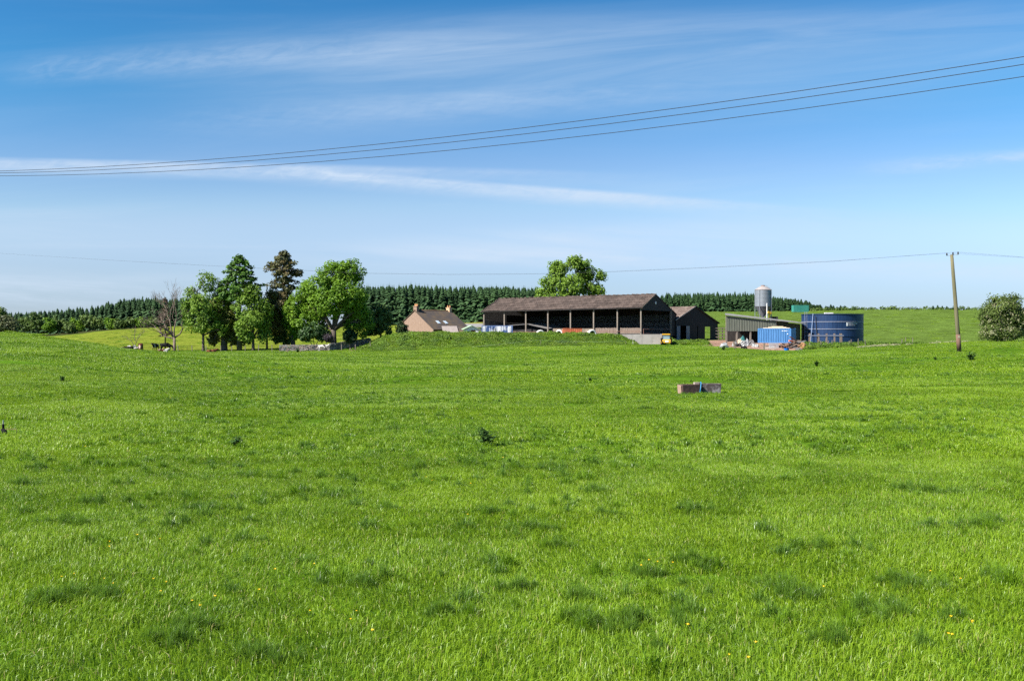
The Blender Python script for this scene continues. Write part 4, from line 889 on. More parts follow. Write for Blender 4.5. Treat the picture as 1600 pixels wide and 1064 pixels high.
# fir, pine and the bare trees
def branchy(name, label, p, Y, top_q, whorls, leaf, trunk_r, seed, size=.32, per=26, crad=.6, bark=None, zj=.25, cat="tree"):
    """whorls: (row, reach px left, reach px right, droop)"""
    g0 = G(p, Y); t_ = thing(name, label, cat, g0, 0); r = np.random.RandomState(seed); k = Y/F; H_ = W(p, top_q, Y).z - g0.z
    m = MB(); m.tube([(0, 0, -.3), (.05, 0, H_*.3), (-.08, 0, H_*.6), (.04, 0, H_*.98)], [trunk_r*1.25, trunk_r, trunk_r*.75, .06], 9); m.build("trunk", bark or BARK, t_, smooth=True)
    m = MB(); cl_ = []
    for (row, wl_, wr_, dr) in whorls:
        z0_ = W(p, row, Y).z - g0.z; nb3 = 9
        for i in range(nb3):
            z = z0_ + r.normal()*zj; a = 2*math.pi*(i + r.rand()*.7)/nb3; rx = (wr_ if math.cos(a) > 0 else wl_)*k; rr_ = rx*r.uniform(.75, 1.08)
            e = np.array([math.cos(a)*rr_, math.sin(a)*max(wl_, wr_)*k*.9*r.uniform(.75, 1.05), z - dr*rr_*r.uniform(.6, 1.3)])
            s0 = np.array([0, 0, z + .15*rr_])
            limb(m, s0, e, .07, .015, r, .05, 3)
            L3 = np.linalg.norm(e-s0); nn = max(2, int(L3/.75))
            for j in range(nn):
                f = .35 + .65*(j+1)/nn; cl_.append(s0 + (e-s0)*f + r.normal(size=3)*np.array([.2, .2, .12]))
    m.build("limbs", bark or BARK, t_, smooth=True)
    V_, q, va = leaf_cloud(r, cl_, crad*r.uniform(.7, 1.2, len(cl_)), per, size, (0, 0, H_*.6), .6, .5, 1.7)
    link("crown", arr_mesh("crown", V_, [q], [leaf], var=va), t_); return t_
branchy("fir_tree", "tall dark green fir with domed top, in the middle of the tree group", 374, YT, 401,
    [(404, 4, 4, .1), (409, 11, 11, .1), (416, 18, 17, .15), (424, 24, 23, .2), (433, 29, 28, .25), (442, 33, 31, .3), (451, 33, 34, .35), (461, 30, 33, .4)], L_FIR, .42, 41, per=30)
ft = branchy("pine_tree", "tall ragged brownish pine with a flat layered top", 444, YT+5, 399,
    [(402, 4, 7, .0), (408, 12, 8, .05), (416, 24, 10, .05), (421, 27, 26, .05), (428, 14, 28, .05), (437, 18, 17, .1), (446, 24, 20, .1), (458, 22, 14, .15), (466, 26, 13, .15), (474, 30, 12, .2), (484, 34, 10, .2), (491, 30, 9, .2), (498, 28, 8, .25), (508, 20, 6, .3)], L_PINE, .30, 43, per=32, size=.30, zj=.55, crad=.75, bark=mat("pine_bark", (.16, .085, .05), (.26, .15, .09), 4, .95, bump=.5, stretch=(1, 1, .3)))
def bare(name, label, p, Y, top_q, seed, tr, bark, depth=5, spread=.55, lean=(0, 0), arms=(), cat="tree"):
    g0 = G(p, Y); t_ = thing(name, label, cat, g0, 0); r = np.random.RandomState(seed); H_ = W(p, top_q, Y).z - g0.z; m = MB()
    m.tube([(0, 0, -.3), (0, 0, .3), (lean[0]*.15, 0, H_*.2)], [tr*1.4, tr*1.05, tr*.85], 8); m.build("trunk", bark, t_, smooth=True); m = MB()
    def grow(a, d, L_, r0, n):
        d = d.normalized(); e = a + d*L_ ; k = Vector(r.normal(size=3))*L_*.07
        m.tube([a, a.lerp(e, .5)+k, e], [r0, r0*.8, r0*.62], 5 if n > 2 else 3, cap=False)
        if n == 0: return
        for i in range(3 if n < 4 else 2 + (r.rand() < .5)):
            v = Vector(r.normal(size=3)); v.z *= .6; grow(a.lerp(e, r.uniform(.65, 1.0)), d + v*spread + Vector((0, 0, .18)), L_*r.uniform(.62, .82), r0*.54, n-1)
    st = Vector((lean[0]*.15, 0, H_*.2))
    for d, f in arms: grow(st - Vector((0, 0, r.uniform(0, .4))), Vector(d), H_*f, tr*.62, depth-1)
    m.build("limbs", bark, t_, smooth=True); return t_
bare("dead_tree", "bare dead tree with forked leafless limbs above the black cow", 272.5, YT-2, 440, 51, .27, PALEBARK, 6, .42, (0, 0),
     (((-.28, .1, 1), .30), ((.14, -.1, 1), .31), ((-1, 0, .42), .24), ((.75, .2, .9), .18), ((-.6, -.3, .8), .20)))
bare("bare_shrub", "small leafless shrub behind the resting cows", 211, YT+1, 512, 53, .10, PALEBARK, 5, .5, (0, 0), (((-.5, 0, 1), .36), ((.3, .2, 1), .40), ((0, -.2, 1), .42)), cat="shrub")
broadleaf("elm_tree", "slender olive-green tree growing under the ragged brownish pine", 417, YT+3, 452, [(424, 468, 12, 16, 0), (414, 488, 11, 16, 0), (428, 496, 14, 16, .5), (418, 514, 14, 10, 0), (438, 512, 11, 12, 0)], L_OLIVE, .20, 170, 34, .27, .8, 29, .3)
dp = thing("dying_conifer", "thin brown dying conifer just behind the bare dead tree", "tree", G(258, YT+4), 0); r = np.random.RandomState(55)
m = MB(); m.tube([(0, 0, -.3), (.05, 0, 6), (0, 0, 10.4)], [.15, .12, .03], 6); m.build("trunk", BARK, dp, smooth=True)
m = MB(); cl_ = []
for i in range(70):
    z = r.uniform(3.0, 10); a = r.rand()*6.28; L3 = (1-(z-3)/9)*2.2*r.uniform(.5, 1); e = (math.cos(a)*L3, math.sin(a)*L3, z - .15*L3); limb(m, (0, 0, z), e, .035, .01, r, .05, 2); cl_.append((e[0]*.75, e[1]*.75, e[2]))
m.build("limbs", BARK, dp); V_, q, va = leaf_cloud(r, cl_, .45, 11, .20, None, .6, .3, 2.4)
link("crown", arr_mesh("crown", V_, [q], [leafmat("brown_needles", (.06, .04, .028), (.15, .105, .07), trans=.15)], var=va), dp)
broadleaf("brown_shrub", "dull brownish-green twiggy shrub behind the crest of the field", 8, 135, 494, [(6, 508, 18, 13, 0), (20, 513, 10, 9, 0)], leafmat("twiggy", (.05, .06, .025), (.13, .15, .06), trans=.3), .12, 110, 26, .20, .6, 61, .15, cat="bush")
broadleaf("birch_tree", "small thin tree top showing above the twiggy shrub", 3, 150, 479, [(2, 490, 6, 10, 0)], L_BUSH, .10, 30, 22, .24, .55, 63, .4)

# conifer plantations: the front trees one by one, the depth of the wood as a mass
def spruce(seed, hgt=11.0, rad=1.9, lev=17):
    r = np.random.RandomState(seed); Vs, Qs, va = [], [], []
    nbr = 300
    for l in range(nbr):
        f = ((l + r.rand())/nbr)**.92; z = hgt*(.06 + .91*f); R_ = rad*(1-f)**.8*(1 + .15*r.normal()) + .12
        for i in range(1):
            a = l*2.39996 + r.normal()*.35; d = np.array([math.cos(a), math.sin(a), 0]); s = np.array([-d[1], d[0], 0]); rr_ = R_*r.uniform(.7, 1.2); wd = .26*rr_ + .12
            dz = -.34*rr_*r.uniform(-.2, 1.8); c0 = np.array([0, 0, z + .25*rr_])
            mid = d*rr_*.55 + np.array([0, 0, z + dz*.2]); tip = d*rr_ + np.array([0, 0, z + dz])
            o = len(Vs); Vs += [c0, mid - s*wd + np.array([0, 0, -.10]), tip, mid + s*wd + np.array([0, 0, -.10]), mid + np.array([0, 0, .12*rr_])]
            Qs += [(o, o+1, o+4), (o+1, o+2, o+4), (o+2, o+3, o+4), (o+3, o, o+4)]; va += [r.rand()]*5
    o = len(Vs); Vs += [np.array(p_) for p_ in ((-.06, 0, hgt*.93), (.06, 0, hgt*.93), (0, 0, hgt*1.05))]; Qs.append((o, o+1, o+2)); va += [.8]*3
    Vs = np.array(Vs); fq = np.array(Qs); nl = len(fq)
    # trunk
    o = len(Vs); ring = [np.array([.16*math.cos(6.283*k/5), .16*math.sin(6.283*k/5), -.3]) for k in range(5)]; Vs = np.concatenate([Vs, ring, [np.array([0, 0, hgt*.9])]]); fq = np.concatenate([fq, [(o+k, o+(k+1) % 5, o+5) for k in range(5)]]); va += [0]*6
    return arr_mesh("spruce", Vs, [fq], [L_CON, BARK], var=va, mi=[0]*nl + [1]*5)
sp = [spruce(70+i, rad=2.1+.12*i) for i in range(8)]
rf_ = random.Random(5)
STRETCH = [  # label, group, px range, depth, tops (px,row), base-row
 ("dark spruce in the tall plantation behind the farmhouse and hay barn", "spruces behind the farmhouse", 548, 862, 345, [(540, 455), (575, 447), (640, 444), (700, 447), (780, 446), (862, 449)]),
 ("dark spruce in the hilltop plantation behind the silo and sheds", "spruces behind the silo", 1032, 1282, 402, [(1030, 461), (1070, 457), (1120, 457), (1180, 458), (1215, 463), (1245, 466), (1262, 470), (1282, 480)]),
 ("dark spruce in the distant plantation left of the dead tree", "spruces on the left skyline", -40, 335, 400, [(-40, 490), (20, 487), (60, 486), (110, 482), (150, 479), (165, 473), (190, 469), (225, 464), (260, 466), (335, 462)]),
]
def add_spruce(lbl, grp, x, y, h_):
    o = link("spruce_tree", sp[rf_.randrange(8)], None, (x, y, gz(x, y)-.1), (0, 0, rf_.random()*6.28)); s = h_/11.0; ws = min(max(s, .75), 1.25)*rf_.uniform(.95, 1.2); o.scale = (ws, ws, s); tag(o, lbl, "tree", grp)
wp, wr, ws_, wi = [], [], [], []
for lbl, grp, pa, pb, Y0, tops in STRETCH:
    xs_, ys_ = zip(*tops)
    for row in range(9):
        Y = Y0 + row*2.6; st = 2.15*F/Y; p = pa + rf_.uniform(0, st)
        while p < pb:
            yv = Y + rf_.uniform(-.9, .9); xx = (p-800)/F*yv; g = gz(xx, yv)
            tq = np.interp(p, xs_, ys_) + rf_.uniform(-1.5, 3.6) + (2.0 if row == 0 else 0)
            if rf_.random() < .08: tq -= 3
            h_ = max(3.0, ZC + (HZ-tq)/F*yv - g)
            if row < 2: add_spruce(lbl, grp, xx, yv, h_)
            else:
                wp.append((xx, yv, g-.1)); wr.append((0, 0, rf_.random()*6.28)); s = h_/11; w_ = min(max(s, .75), 1.25)*1.1; ws_.append((w_, w_, s)); wi.append(rf_.randrange(8))
            p += st*rf_.uniform(.75, 1.25)
scatter("conifer_wood", "dense mass of dark spruce filling the depth of the plantations", "wood", wp, wr, ws_, wi, sp)
for k in range(64):       # spruce tips beyond the brow of the right-hand hill
    p = 1284 + k*4.1 + rf_.uniform(-3, 3); Y = 470 + rf_.uniform(-10, 10)
    q = np.interp(p, [1284, 1310, 1345, 1365, 1440, 1470, 1490, 1540], [479, 476, 483, 484, 481, 477, 481, 484]) + rf_.uniform(-3, 3)
    x = (p-800)/F*Y; g = gz(x, Y); add_spruce("spruce tip showing over the brow of the right-hand hill", "spruces beyond the right brow", x, Y, ZC + (HZ-q)/F*Y - g)
# broadleaved scrub along the foot of the left plantation, each bush its own
scrub = [(38, 506, 9, 14), (58, 503, 10, 16), (78, 508, 9, 12), (92, 507, 12, 14), (110, 511, 8, 9), (121, 507, 9, 11), (137, 502, 10, 14), (152, 504, 9, 11), (173, 505, 9, 9), (188, 506, 8, 8), (205, 503, 10, 9), (222, 504, 9, 8), (240, 503, 8, 8)]
words_ = ["first", "second", "third", "fourth", "fifth", "sixth", "seventh", "eighth", "ninth", "tenth", "eleventh", "twelfth", "thirteenth"]
for k, (p, q, hw, hh) in enumerate(scrub):
    Y = 378 - rf_.uniform(0, 6)
    broadleaf("scrub_bush", "%s scrub bush from the left along the foot of the distant wood" % words_[k], p, Y, q-hh, [(p-hw*.4, q, hw*.7, hh*.8, 0), (p+hw*.4, q+2, hw*.7, hh*.75, 0)], (L_BUSH, L_BUSH, L_SYC)[k % 3], .15, 40, 26, .55, 1.0, 80+k, .1, group="scrub along the distant wood", cat="bush")

g0 = G(1400, 399); hg = thing("hilltop_hedge", "low scrubby hedge along the brow of the right-hand hill", "hedge", g0, 0); r = np.random.RandomState(77); cl_ = []
for k in range(230):
    p = r.uniform(1262, 1545); Y = 399 + r.normal()*.6; x = (p-800)/F*Y; cl_.append((x-g0.x, Y-g0.y, gz(x, Y)-g0.z + r.uniform(.1, 1.0)*(1.2 if math.sin(p*.11) > 0 else .7)))
V_, q, va = leaf_cloud(r, cl_, .7, 16, .4); link("foliage", arr_mesh("foliage", V_, [q], [L_BUSH], var=va), hg)
m = MB()
for k in range(0, 230, 6): c_ = cl_[k]; m.tube([(c_[0], c_[1], c_[2]-1.3), c_], .04, 4)
m.build("stems", BARK, hg)

# ------------------------------------------------------------------ bank vegetation
def leafy_tile(seed, n, size, h0, h1, lw, matl):
    r = np.random.RandomState(seed); c = np.stack([(r.rand(n)-.5)*size, (r.rand(n)-.5)*size, r.uniform(h0, h1, n)*.6], 1)
    V_, q, va = leaf_cloud(r, c, r.uniform(.12, .28, n), 9, lw, None, 1.2, .5, 1.8)
    return arr_mesh("weeds", V_, [q], [matl], var=va)
L_WEED = leafmat("nettle_leaves", (.060, .130, .012), (.190, .310, .030), trans=.35, wscale=.5, tint=(.20, .22, .05), tscale=.4, tamt=.35)
L_WEED2 = leafmat('dark_nettle_leaves', (.042, .095, .013), (.130, .215, .030), trans=.3, wscale=.5)
srcs = [leafy_tile(500+i, 46, 1.3, .15, .75, .16, L_WEED if i % 2 else L_WEED2) for i in range(4)] + [blade_tile(520+i, 420, 1.5, .2, .6, .04, .45, matl=(GRASS, TUSS2, GRASS)[i]) for i in range(3)]
pts, rots, scs, idx = [], [], [], []
for _ in range(5200):
    p = rf_.uniform(556, 1000); Y = rf_.uniform(176, 192); x = (p-800)/F*Y; i = np.searchsorted(YG, Y); j = np.searchsorted(PXG, p)
    if Y > np.interp(p, [556, 620, 740, 760, 985, 1000], [188, 192, 192, 188.4, 187.4, 187.0]): continue
    if rise[i, j] < .015 or bankw[i, j] < .5: continue
    cz = .5 + .5*math.sin(x*.9 + Y*.7)*math.sin(x*.37 - Y*.5 + 1); put(x, Y, rf_.uniform(.6, 1.15), (rf_.choice([0, 2, 4, 5, 6]) if cz + rf_.gauss(0, .2) < .35 else rf_.choice([1, 3, 5, 6, 4, 6])), sz=(rf_.uniform(.3, .75) + cz*rf_.uniform(0, .55))*(.35 + .65*min(1.0, float(rise[i, j])*1.6)))
for _ in range(420):      # weeds below the small shed and round the tank
    a = rf_.random()
    if a < .35: p, Y = rf_.uniform(1052, 1105), rf_.uniform(186, 198)
    elif a < .75: p, Y = rf_.uniform(1254, 1330), rf_.uniform(169, 185)
    else: p, Y = rf_.uniform(1325, 1440), rf_.uniform(182, 190)
    put((p-800)/F*Y, Y, rf_.uniform(.6, 1.2), rf_.randrange(7), sz=rf_.uniform(.4, 1.1))
scatter("bank_weeds", "nettles and rank grass on the bank in front of the farm", "weeds", pts, rots, scs, idx, srcs)
srcs = [leafy_tile(540+i, 14, 1.1, .5, .9, .12, L_BLOSSOM) for i in range(2)]; pts, rots, scs, idx = [], [], [], []
for _ in range(34): p = rf_.choice([rf_.uniform(1372, 1408), rf_.uniform(1452, 1512), rf_.uniform(1340, 1440)]); Y = rf_.uniform(134, 142); put((p-800)/F*Y, Y, rf_.uniform(.5, .9), rf_.randrange(2), sz=rf_.uniform(.35, .6))
scatter("cow_parsley", "white flowering cow parsley along the field margin", "wild flowers", pts, rots, scs, idx, srcs)
# rank clumps on the far meadow and hill, buttercups near the camera
srcs = [blade_tile(560+i, 500, 2.2, .08, .2, .07, .35, disc=True, outward=.3, matl=GRASS) for i in range(3)]; pts, rots, scs, idx = [], [], [], []
for _ in range(900):
    if rf_.random() < .4: p, Y = rf_.uniform(90, 620), rf_.uniform(196, 330)
    else: p, Y = rf_.uniform(1040, 1650), rf_.uniform(215, 400)
    put((p-800)/F*Y, Y, rf_.uniform(.5, 1.5), rf_.randrange(3), sz=rf_.uniform(.4, .9))
scatter("meadow_tufts", "scattered rough tufts on the far meadow and hillside", "grass", pts, rots, scs, idx, srcs)
BUT = mat("buttercup_petal", (.80, .52, .02), None, rough=.4); r = np.random.RandomState(9)
def bcup():
    m = MB(); a0 = rf_.random()*6
    for k in range(5):
        a = a0 + 6.283*k/5; m.add([(0, 0, .13), (.010*math.cos(a-.5), .010*math.sin(a-.5), .138), (.014*math.cos(a), .014*math.sin(a), .143), (.010*math.cos(a+.5), .010*math.sin(a+.5), .138)], [(0, 1, 2, 3)])
    m.tube([(0, 0, 0), (.004, 0, .13)], .0012, 3, mi=1); me_ = bpy.data.meshes.new("buttercup"); me_.from_pydata(m.v, [], m.f); me_.materials.append(BUT); me_.materials.append(GRASS); me_.polygons.foreach_set('material_index', m.mi); return me_
pts, rots, scs, idx = [], [], [], []
pat = [(205, 863), (130, 918), (160, 935), (272, 930), (345, 961), (1010, 905), (1425, 915), (1496, 986), (1528, 1030), (470, 905), (1130, 1032), (700, 760), (1250, 690), (560, 980), (1000, 690)]
for p, q in pat:
    Y = Yat(p, q); x = (p-800)/F*Y
    for _ in range(rf_.randrange(2, 5)): put(x + rf_.gauss(0, .035*Y**.7), Y + rf_.gauss(0, .05*Y**.7), rf_.uniform(.6, 1.0), rf_.randrange(2), tilt=False)
for _ in range(50): Y = math.sqrt(rf_.uniform(25, 55*55)); x = rf_.uniform(-.55, .55)*Y; put(x, Y, rf_.uniform(.7, 1.2), rf_.randrange(2), tilt=False)
scatter("buttercups", "tiny yellow buttercups scattered through the grass", "wild flowers", pts, rots, scs, idx, [bcup(), bcup()])

# leafy weeds that stand out in the pasture
def weed(label, p, q, wpx, hpx, leaf, seed, cat="plant", name="dock_plant"):
    Y = Yat(p, q); g0 = G(p, Y); t_ = thing(name, label, cat, g0, 0); r = np.random.RandomState(seed); k = Y/F; w_, h_ = wpx*k, hpx*k; m = MB(); Vs, Qs, va = [], [], []
    for i in range(13):
        a = r.rand()*6.28; e = np.array([math.cos(a)*w_*.4*r.rand()**.5, math.sin(a)*w_*.3, h_*r.uniform(.6, 1.0)]); m.tube([(e[0]*.2, e[1]*.2, -.02), e*.6, e], [h_*.03, h_*.022, h_*.01], 4)
        for j in range(9):
            f = r.uniform(.15, 1); c0 = e*f; aa = r.rand()*6.28; d = np.array([math.cos(aa), math.sin(aa), r.uniform(-.3, .7)]); L3 = h_*r.uniform(.22, .46); s = np.array([-d[1], d[0], 0])*L3*.27; o = len(Vs)
            Vs += [c0, c0+d*L3*.5-s+np.array([0, 0, .03*h_]), c0+d*L3-np.array([0, 0, .1*L3]), c0+d*L3*.5+s+np.array([0, 0, .03*h_])]; Qs.append((o, o+1, o+2, o+3)); va += [r.rand()]*4
    m.build("stems", leaf, t_); link("leaves", arr_mesh("leaves", np.array(Vs), [np.array(Qs)], [leaf], var=va), t_)
L_DOCK = leafmat("dock_leaves", (.020, .060, .014), (.075, .140, .034), trans=.25)
weed("dark leafy dock plant alone in the middle of the pasture", 763, 698, 48, 27, L_DOCK, 1)
weed("small dark dock plant in the left half of the pasture", 371, 699, 32, 18, L_DOCK, 2)
weed("dark thistle clump at the foot of the leaning pole", 1518, 564, 18, 14, L_DOCK, 3, name="thistle_plant")
weed("single upright dark thistle on the left slope", 97, 597, 6, 10, L_DOCK, 4, name="thistle_plant")
weed("faint thistle clump left of the leaning pole", 1461, 563, 10, 6, L_DOCK, 5, name="thistle_plant")
weed("dark thistle in the pasture before the rubbish heap", 1276, 573, 9, 9, L_DOCK, 6, name="thistle_plant")
weed("dark weed at the field edge before the pale bag", 1130, 548, 7, 8, L_DOCK, 7, name="thistle_plant")
weed("small dark weed right of centre in the upper pasture", 922, 597, 6, 7, L_DOCK, 8, name="thistle_plant")
weed("dark weed tuft beside the dirt track", 465, 551, 6, 7, L_DOCK, 9, name="thistle_plant")

# ------------------------------------------------------------------ cattle
def cow_mat(name, base, patch, scale=1.1, th=.5, seed=0.0):
    m = bpy.data.materials.new(name); m.use_nodes = True; t = m.node_tree; b = t.nodes['Principled BSDF']; b.inputs['Roughness'].default_value = .85; b.inputs['Specular IOR Level'].default_value = .1
    tcn = t.nodes.new('ShaderNodeTexCoord'); mp = t.nodes.new('ShaderNodeMapping'); mp.inputs['Location'].default_value = (seed, seed*.7, seed*1.3); n = t.nodes.new('ShaderNodeTexNoise'); n.inputs['Scale'].default_value = scale; n.inputs['Detail'].default_value = 2
    cr = t.nodes.new('ShaderNodeMapRange'); cr.inputs[1].default_value = th-.02; cr.inputs[2].default_value = th+.02; mx = t.nodes.new('ShaderNodeMix'); mx.data_type = 'RGBA'; mx.inputs[6].default_value = (*base, 1); mx.inputs[7].default_value = (*patch, 1)
    t.links.new(tcn.outputs['Object'], mp.inputs[0]); t.links.new(mp.outputs[0], n.inputs['Vector']); t.links.new(n.outputs[0], cr.inputs[0]); t.links.new(cr.outputs[0], mx.inputs[0]); t.links.new(mx.outputs[2], b.inputs['Base Color']); return m
BLK, WHT, BRN = (.012, .011, .011), (.50, .46, .42), (.085, .032, .020)
def cow(label, p, Y, rz, m_, pose="stand", graze=True, s=1.0):
    g0 = G(p, Y); P, E, Rr = [], [], []
    def v(x, y, z, rx, rz_=None): P.append((x, y, z)); Rr.append((rx, rz_ or rx)); return len(P)-1
    def chain(*ids):
        for a, b_ in zip(ids, ids[1:]): E.append((a, b_))
    lift = 0 if pose == "stand" else -.62
    hip = v(-.75, 0, 1.12+lift, .30, .30); mid = v(-.05, 0, 1.02+lift, .37, .40); sh = v(.65, 0, 1.12+lift, .28, .34); rump = v(-1.0, 0, 1.16+lift, .20); chain(mid, hip, rump); chain(mid, sh)
    if pose == "stand" and graze: nk = v(1.05, 0, .92, .17, .2); hd = v(1.38, 0, .50, .13); mz = v(1.52, 0, .22, .085)
    elif pose == "stand": nk = v(1.05, 0, 1.28, .17, .2); hd = v(1.36, 0, 1.45, .14); mz = v(1.68, 0, 1.30, .09)
    else: nk = v(1.0, 0, .78, .17, .2); hd = v(1.28, 0, .92, .14); mz = v(1.56, 0, .76, .09)
    chain(sh, nk, hd, mz)
    for sy in (-1, 1):
        e = v(P[hd][0]-.06, sy*.22, P[hd][2]+.10, .04); chain(hd, e)
    if pose == "stand":
        for sy in (-1, 1):
            a, b_, c, d = v(.62, sy*.20, .78, .12), v(.64, sy*.20, .42, .075), v(.62, sy*.20, .10, .05), v(.66, sy*.20, .0, .065); chain(sh, a, b_, c, d)
            a, b_, c, d = v(-.72, sy*.20, .82, .16), v(-.86, sy*.20, .50, .085), v(-.80, sy*.20, .10, .05), v(-.76, sy*.20, .0, .065); chain(hip, a, b_, c, d)
        t1, t2 = v(-1.12, 0, .9, .04), v(-1.14, 0, .45, .05); chain(rump, t1, t2)
    else:
        for sy in (-1, 1):
            a, b_ = v(.75, sy*.30, .18, .11), v(1.05, sy*.34, .07, .06); chain(sh, a, b_)
            a, b_ = v(-.45, sy*.38, .20, .17), v(-.05, sy*.46, .07, .07); chain(hip, a, b_)
        t1 = v(-1.2, .05, .25, .04); chain(rump, t1)
    me_ = bpy.data.meshes.new("cow"); me_.from_pydata([tuple(c*s for c in q) for q in P], E, []); me_.materials.append(m_)
    o = link("cow", me_, None, g0, (0, 0, rz)); tag(o, label, "cow", "cattle resting and grazing by the trees")
    sk = o.modifiers.new("skin", 'SKIN'); sk.use_smooth_shade = True
    for i, (a, b_) in enumerate(Rr): me_.skin_vertices[0].data[i].radius = (a*s, b_*s)
    me_.skin_vertices[0].data[mid].use_root = True
    sb_ = o.modifiers.new("sub", 'SUBSURF'); sb_.levels = 1; sb_.render_levels = 2
    return o
cow("black cow grazing in front of the bare dead tree", 259.5, 186, R(-3), cow_mat("cow_black", BLK, BLK), s=1.05)
cow("black and white cow seen end-on beside the black grazing cow", 243, 187, R(-97), cow_mat("cow_pied_a", BLK, WHT, 1.3, .56, 3.1), graze=False, s=.95)
cow("black and white cow lying down, leftmost of the herd", 199, 180, R(-8), cow_mat("cow_pied_b", BLK, WHT, 1.0, .57, 5.3), "lie", s=1.1)
cow("pied cow lying behind the brown standing cow", 211, 186, R(170), cow_mat("cow_pied_c", BLK, WHT, 1.2, .52, 8.7), "lie", s=1.0)
cow("brown cow with white back facing the camera beside the leafless shrub", 220, 182, R(-75), cow_mat("cow_brown", BRN, (.42, .30, .24), 1.1, .58, 2.2), s=1.05)
cow("white and brown cow lying flat in front of the black grazing cow", 255, 165, R(4), cow_mat("cow_white_brown", WHT, BRN, 1.1, .52, 6.1), "lie", s=.8)
cow("chestnut brown cow lying alone below the ash tree", 331, 168, R(20), cow_mat("cow_chestnut", (.16, .06, .03), (.13, .05, .026), 1, .5), "lie", s=.75)
cow("white and black calf walking by the dry stone wall", 505, 178, R(8), cow_mat("cow_calf", WHT, BLK, 1.6, .55, 1.7), graze=False, s=.82)

# ------------------------------------------------------------------ walls, fences, wires
def stone_wall(label, p0, p1, Y0, Y1, h_, seed, m_):
    a, b_ = G(p0, Y0), G(p1, Y1); t_ = thing("dry_stone_wall", label, "wall", a, math.atan2(b_.y-a.y, b_.x-a.x)); r_ = random.Random(seed); L_ = math.hypot(b_.x-a.x, b_.y-a.y); m = MB(); z = 0
    while z < h_:
        ch = r_.uniform(.16, .26); x = 0
        while x < L_:
            wd = r_.uniform(.22, .55); zg = (b_.z-a.z)*x/L_; m.box((x+wd/2, r_.uniform(-.06, .06), zg + z + ch/2 - .05), (wd*.93, .45 - z*.1 + r_.uniform(-.05, .05), ch*.92), (r_.uniform(-.06, .06), r_.uniform(-.08, .08), r_.uniform(-.06, .06)), taper=r_.uniform(.8, .95), mi=r_.randrange(3)); x += wd
        z += ch
    tag(m.build("stones", m_, t_), kind="stuff")
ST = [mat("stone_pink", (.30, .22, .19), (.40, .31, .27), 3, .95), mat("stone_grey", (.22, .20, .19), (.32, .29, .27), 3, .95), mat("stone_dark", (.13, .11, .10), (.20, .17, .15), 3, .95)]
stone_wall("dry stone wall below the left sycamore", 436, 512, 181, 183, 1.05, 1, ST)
stone_wall("dark stone wall below the big sycamore", 513, 578, 185, 191, 1.15, 2, [ST[2], ST[1], ST[2]])  # mixes in more of the dark stone than the other wall
def fence(label, posts, Y0, Y1, h_, wires, m_, w_=.10, cat="fence", name="wire_fence"):
    ps = [G(p, Y0 + (Y1-Y0)*(p-posts[0])/(posts[-1]-posts[0])) for p in posts]; t_ = thing(name, label, cat, ps[0], 0); r_ = random.Random(int(posts[0])); tops = []
    for q in ps:
        d = q - ps[0]; hh = h_*r_.uniform(.88, 1.1); m = MB(); m.box((0, 0, hh/2-.15), (w_, w_, hh+.3), (R(r_.uniform(-4, 4)), R(r_.uniform(-5, 5)), 0)); m.build("post", m_, t_, loc=d); tops.append((d, hh))
    for f in wires:
        m = MB(); m.tube([d + Vector((0, -.06, hh*f)) for d, hh in tops], .012, 3); m.build("wire", WIRE, t_)
fence("wire fence on timber posts in front of the dark stone wall", [473, 487, 512, 533.5, 555, 578.5], 181, 183.5, 1.15, (.9, .6, .3), WOOD_POST, .13)
fence("old wire fence running below the fir and ash trees", [278, 300, 322, 345, 362, 383, 404, 425, 444], 185, 182, 1.1, (.9, .6, .3), WOOD_POST, .11)
fence("low wire fence in the weeds below the blue tank", [1265, 1283, 1294, 1300, 1327, 1329.5, 1341, 1352, 1409], 173, 186, 1.15, (.9, .5), WOOD_POST, .11)
fence("short row of thin posts beyond the tank on the hill foot", [1415, 1426], 205, 205, 1.2, (.9,), WOOD_POST, .09)
fence("dark short stakes along the dirt track", [449, 469], 173, 174.5, .9, (.8,), BOARD, .12)
ef = thing("electric_fence", "pale electric fence tape strung along the foot of the grassy bank", "fence", G(735, 176.5), 0); o0 = ef.location
tape = [(722, 543.5, 176.8), (745, 541.3, 177.0), (780, 537.8, 177.6), (812, 534.2, 178.5), (845, 531.0, 180), (866, 533.4, 181), (900, 533.8, 181.5), (935, 534.2, 182), (978, 533.2, 183.5)]
m = MB(); m.tube([W(p, q, Y) - o0 for p, q, Y in tape], .02, 4); m.build("tape", mat("pale_tape", (.30, .36, .24), None, rough=.6), ef)
for p, q, Y in tape[::2] + [(989, 533.8, 184)]:
    tpv = W(p, q-.5, Y); g = gz(tpv.x, Y); m = MB(); m.tube([Vector((tpv.x, Y, g-.1)) - o0, tpv - o0], .035, 5); m.build("stake", WHITE if p > 980 else BOARD, ef)
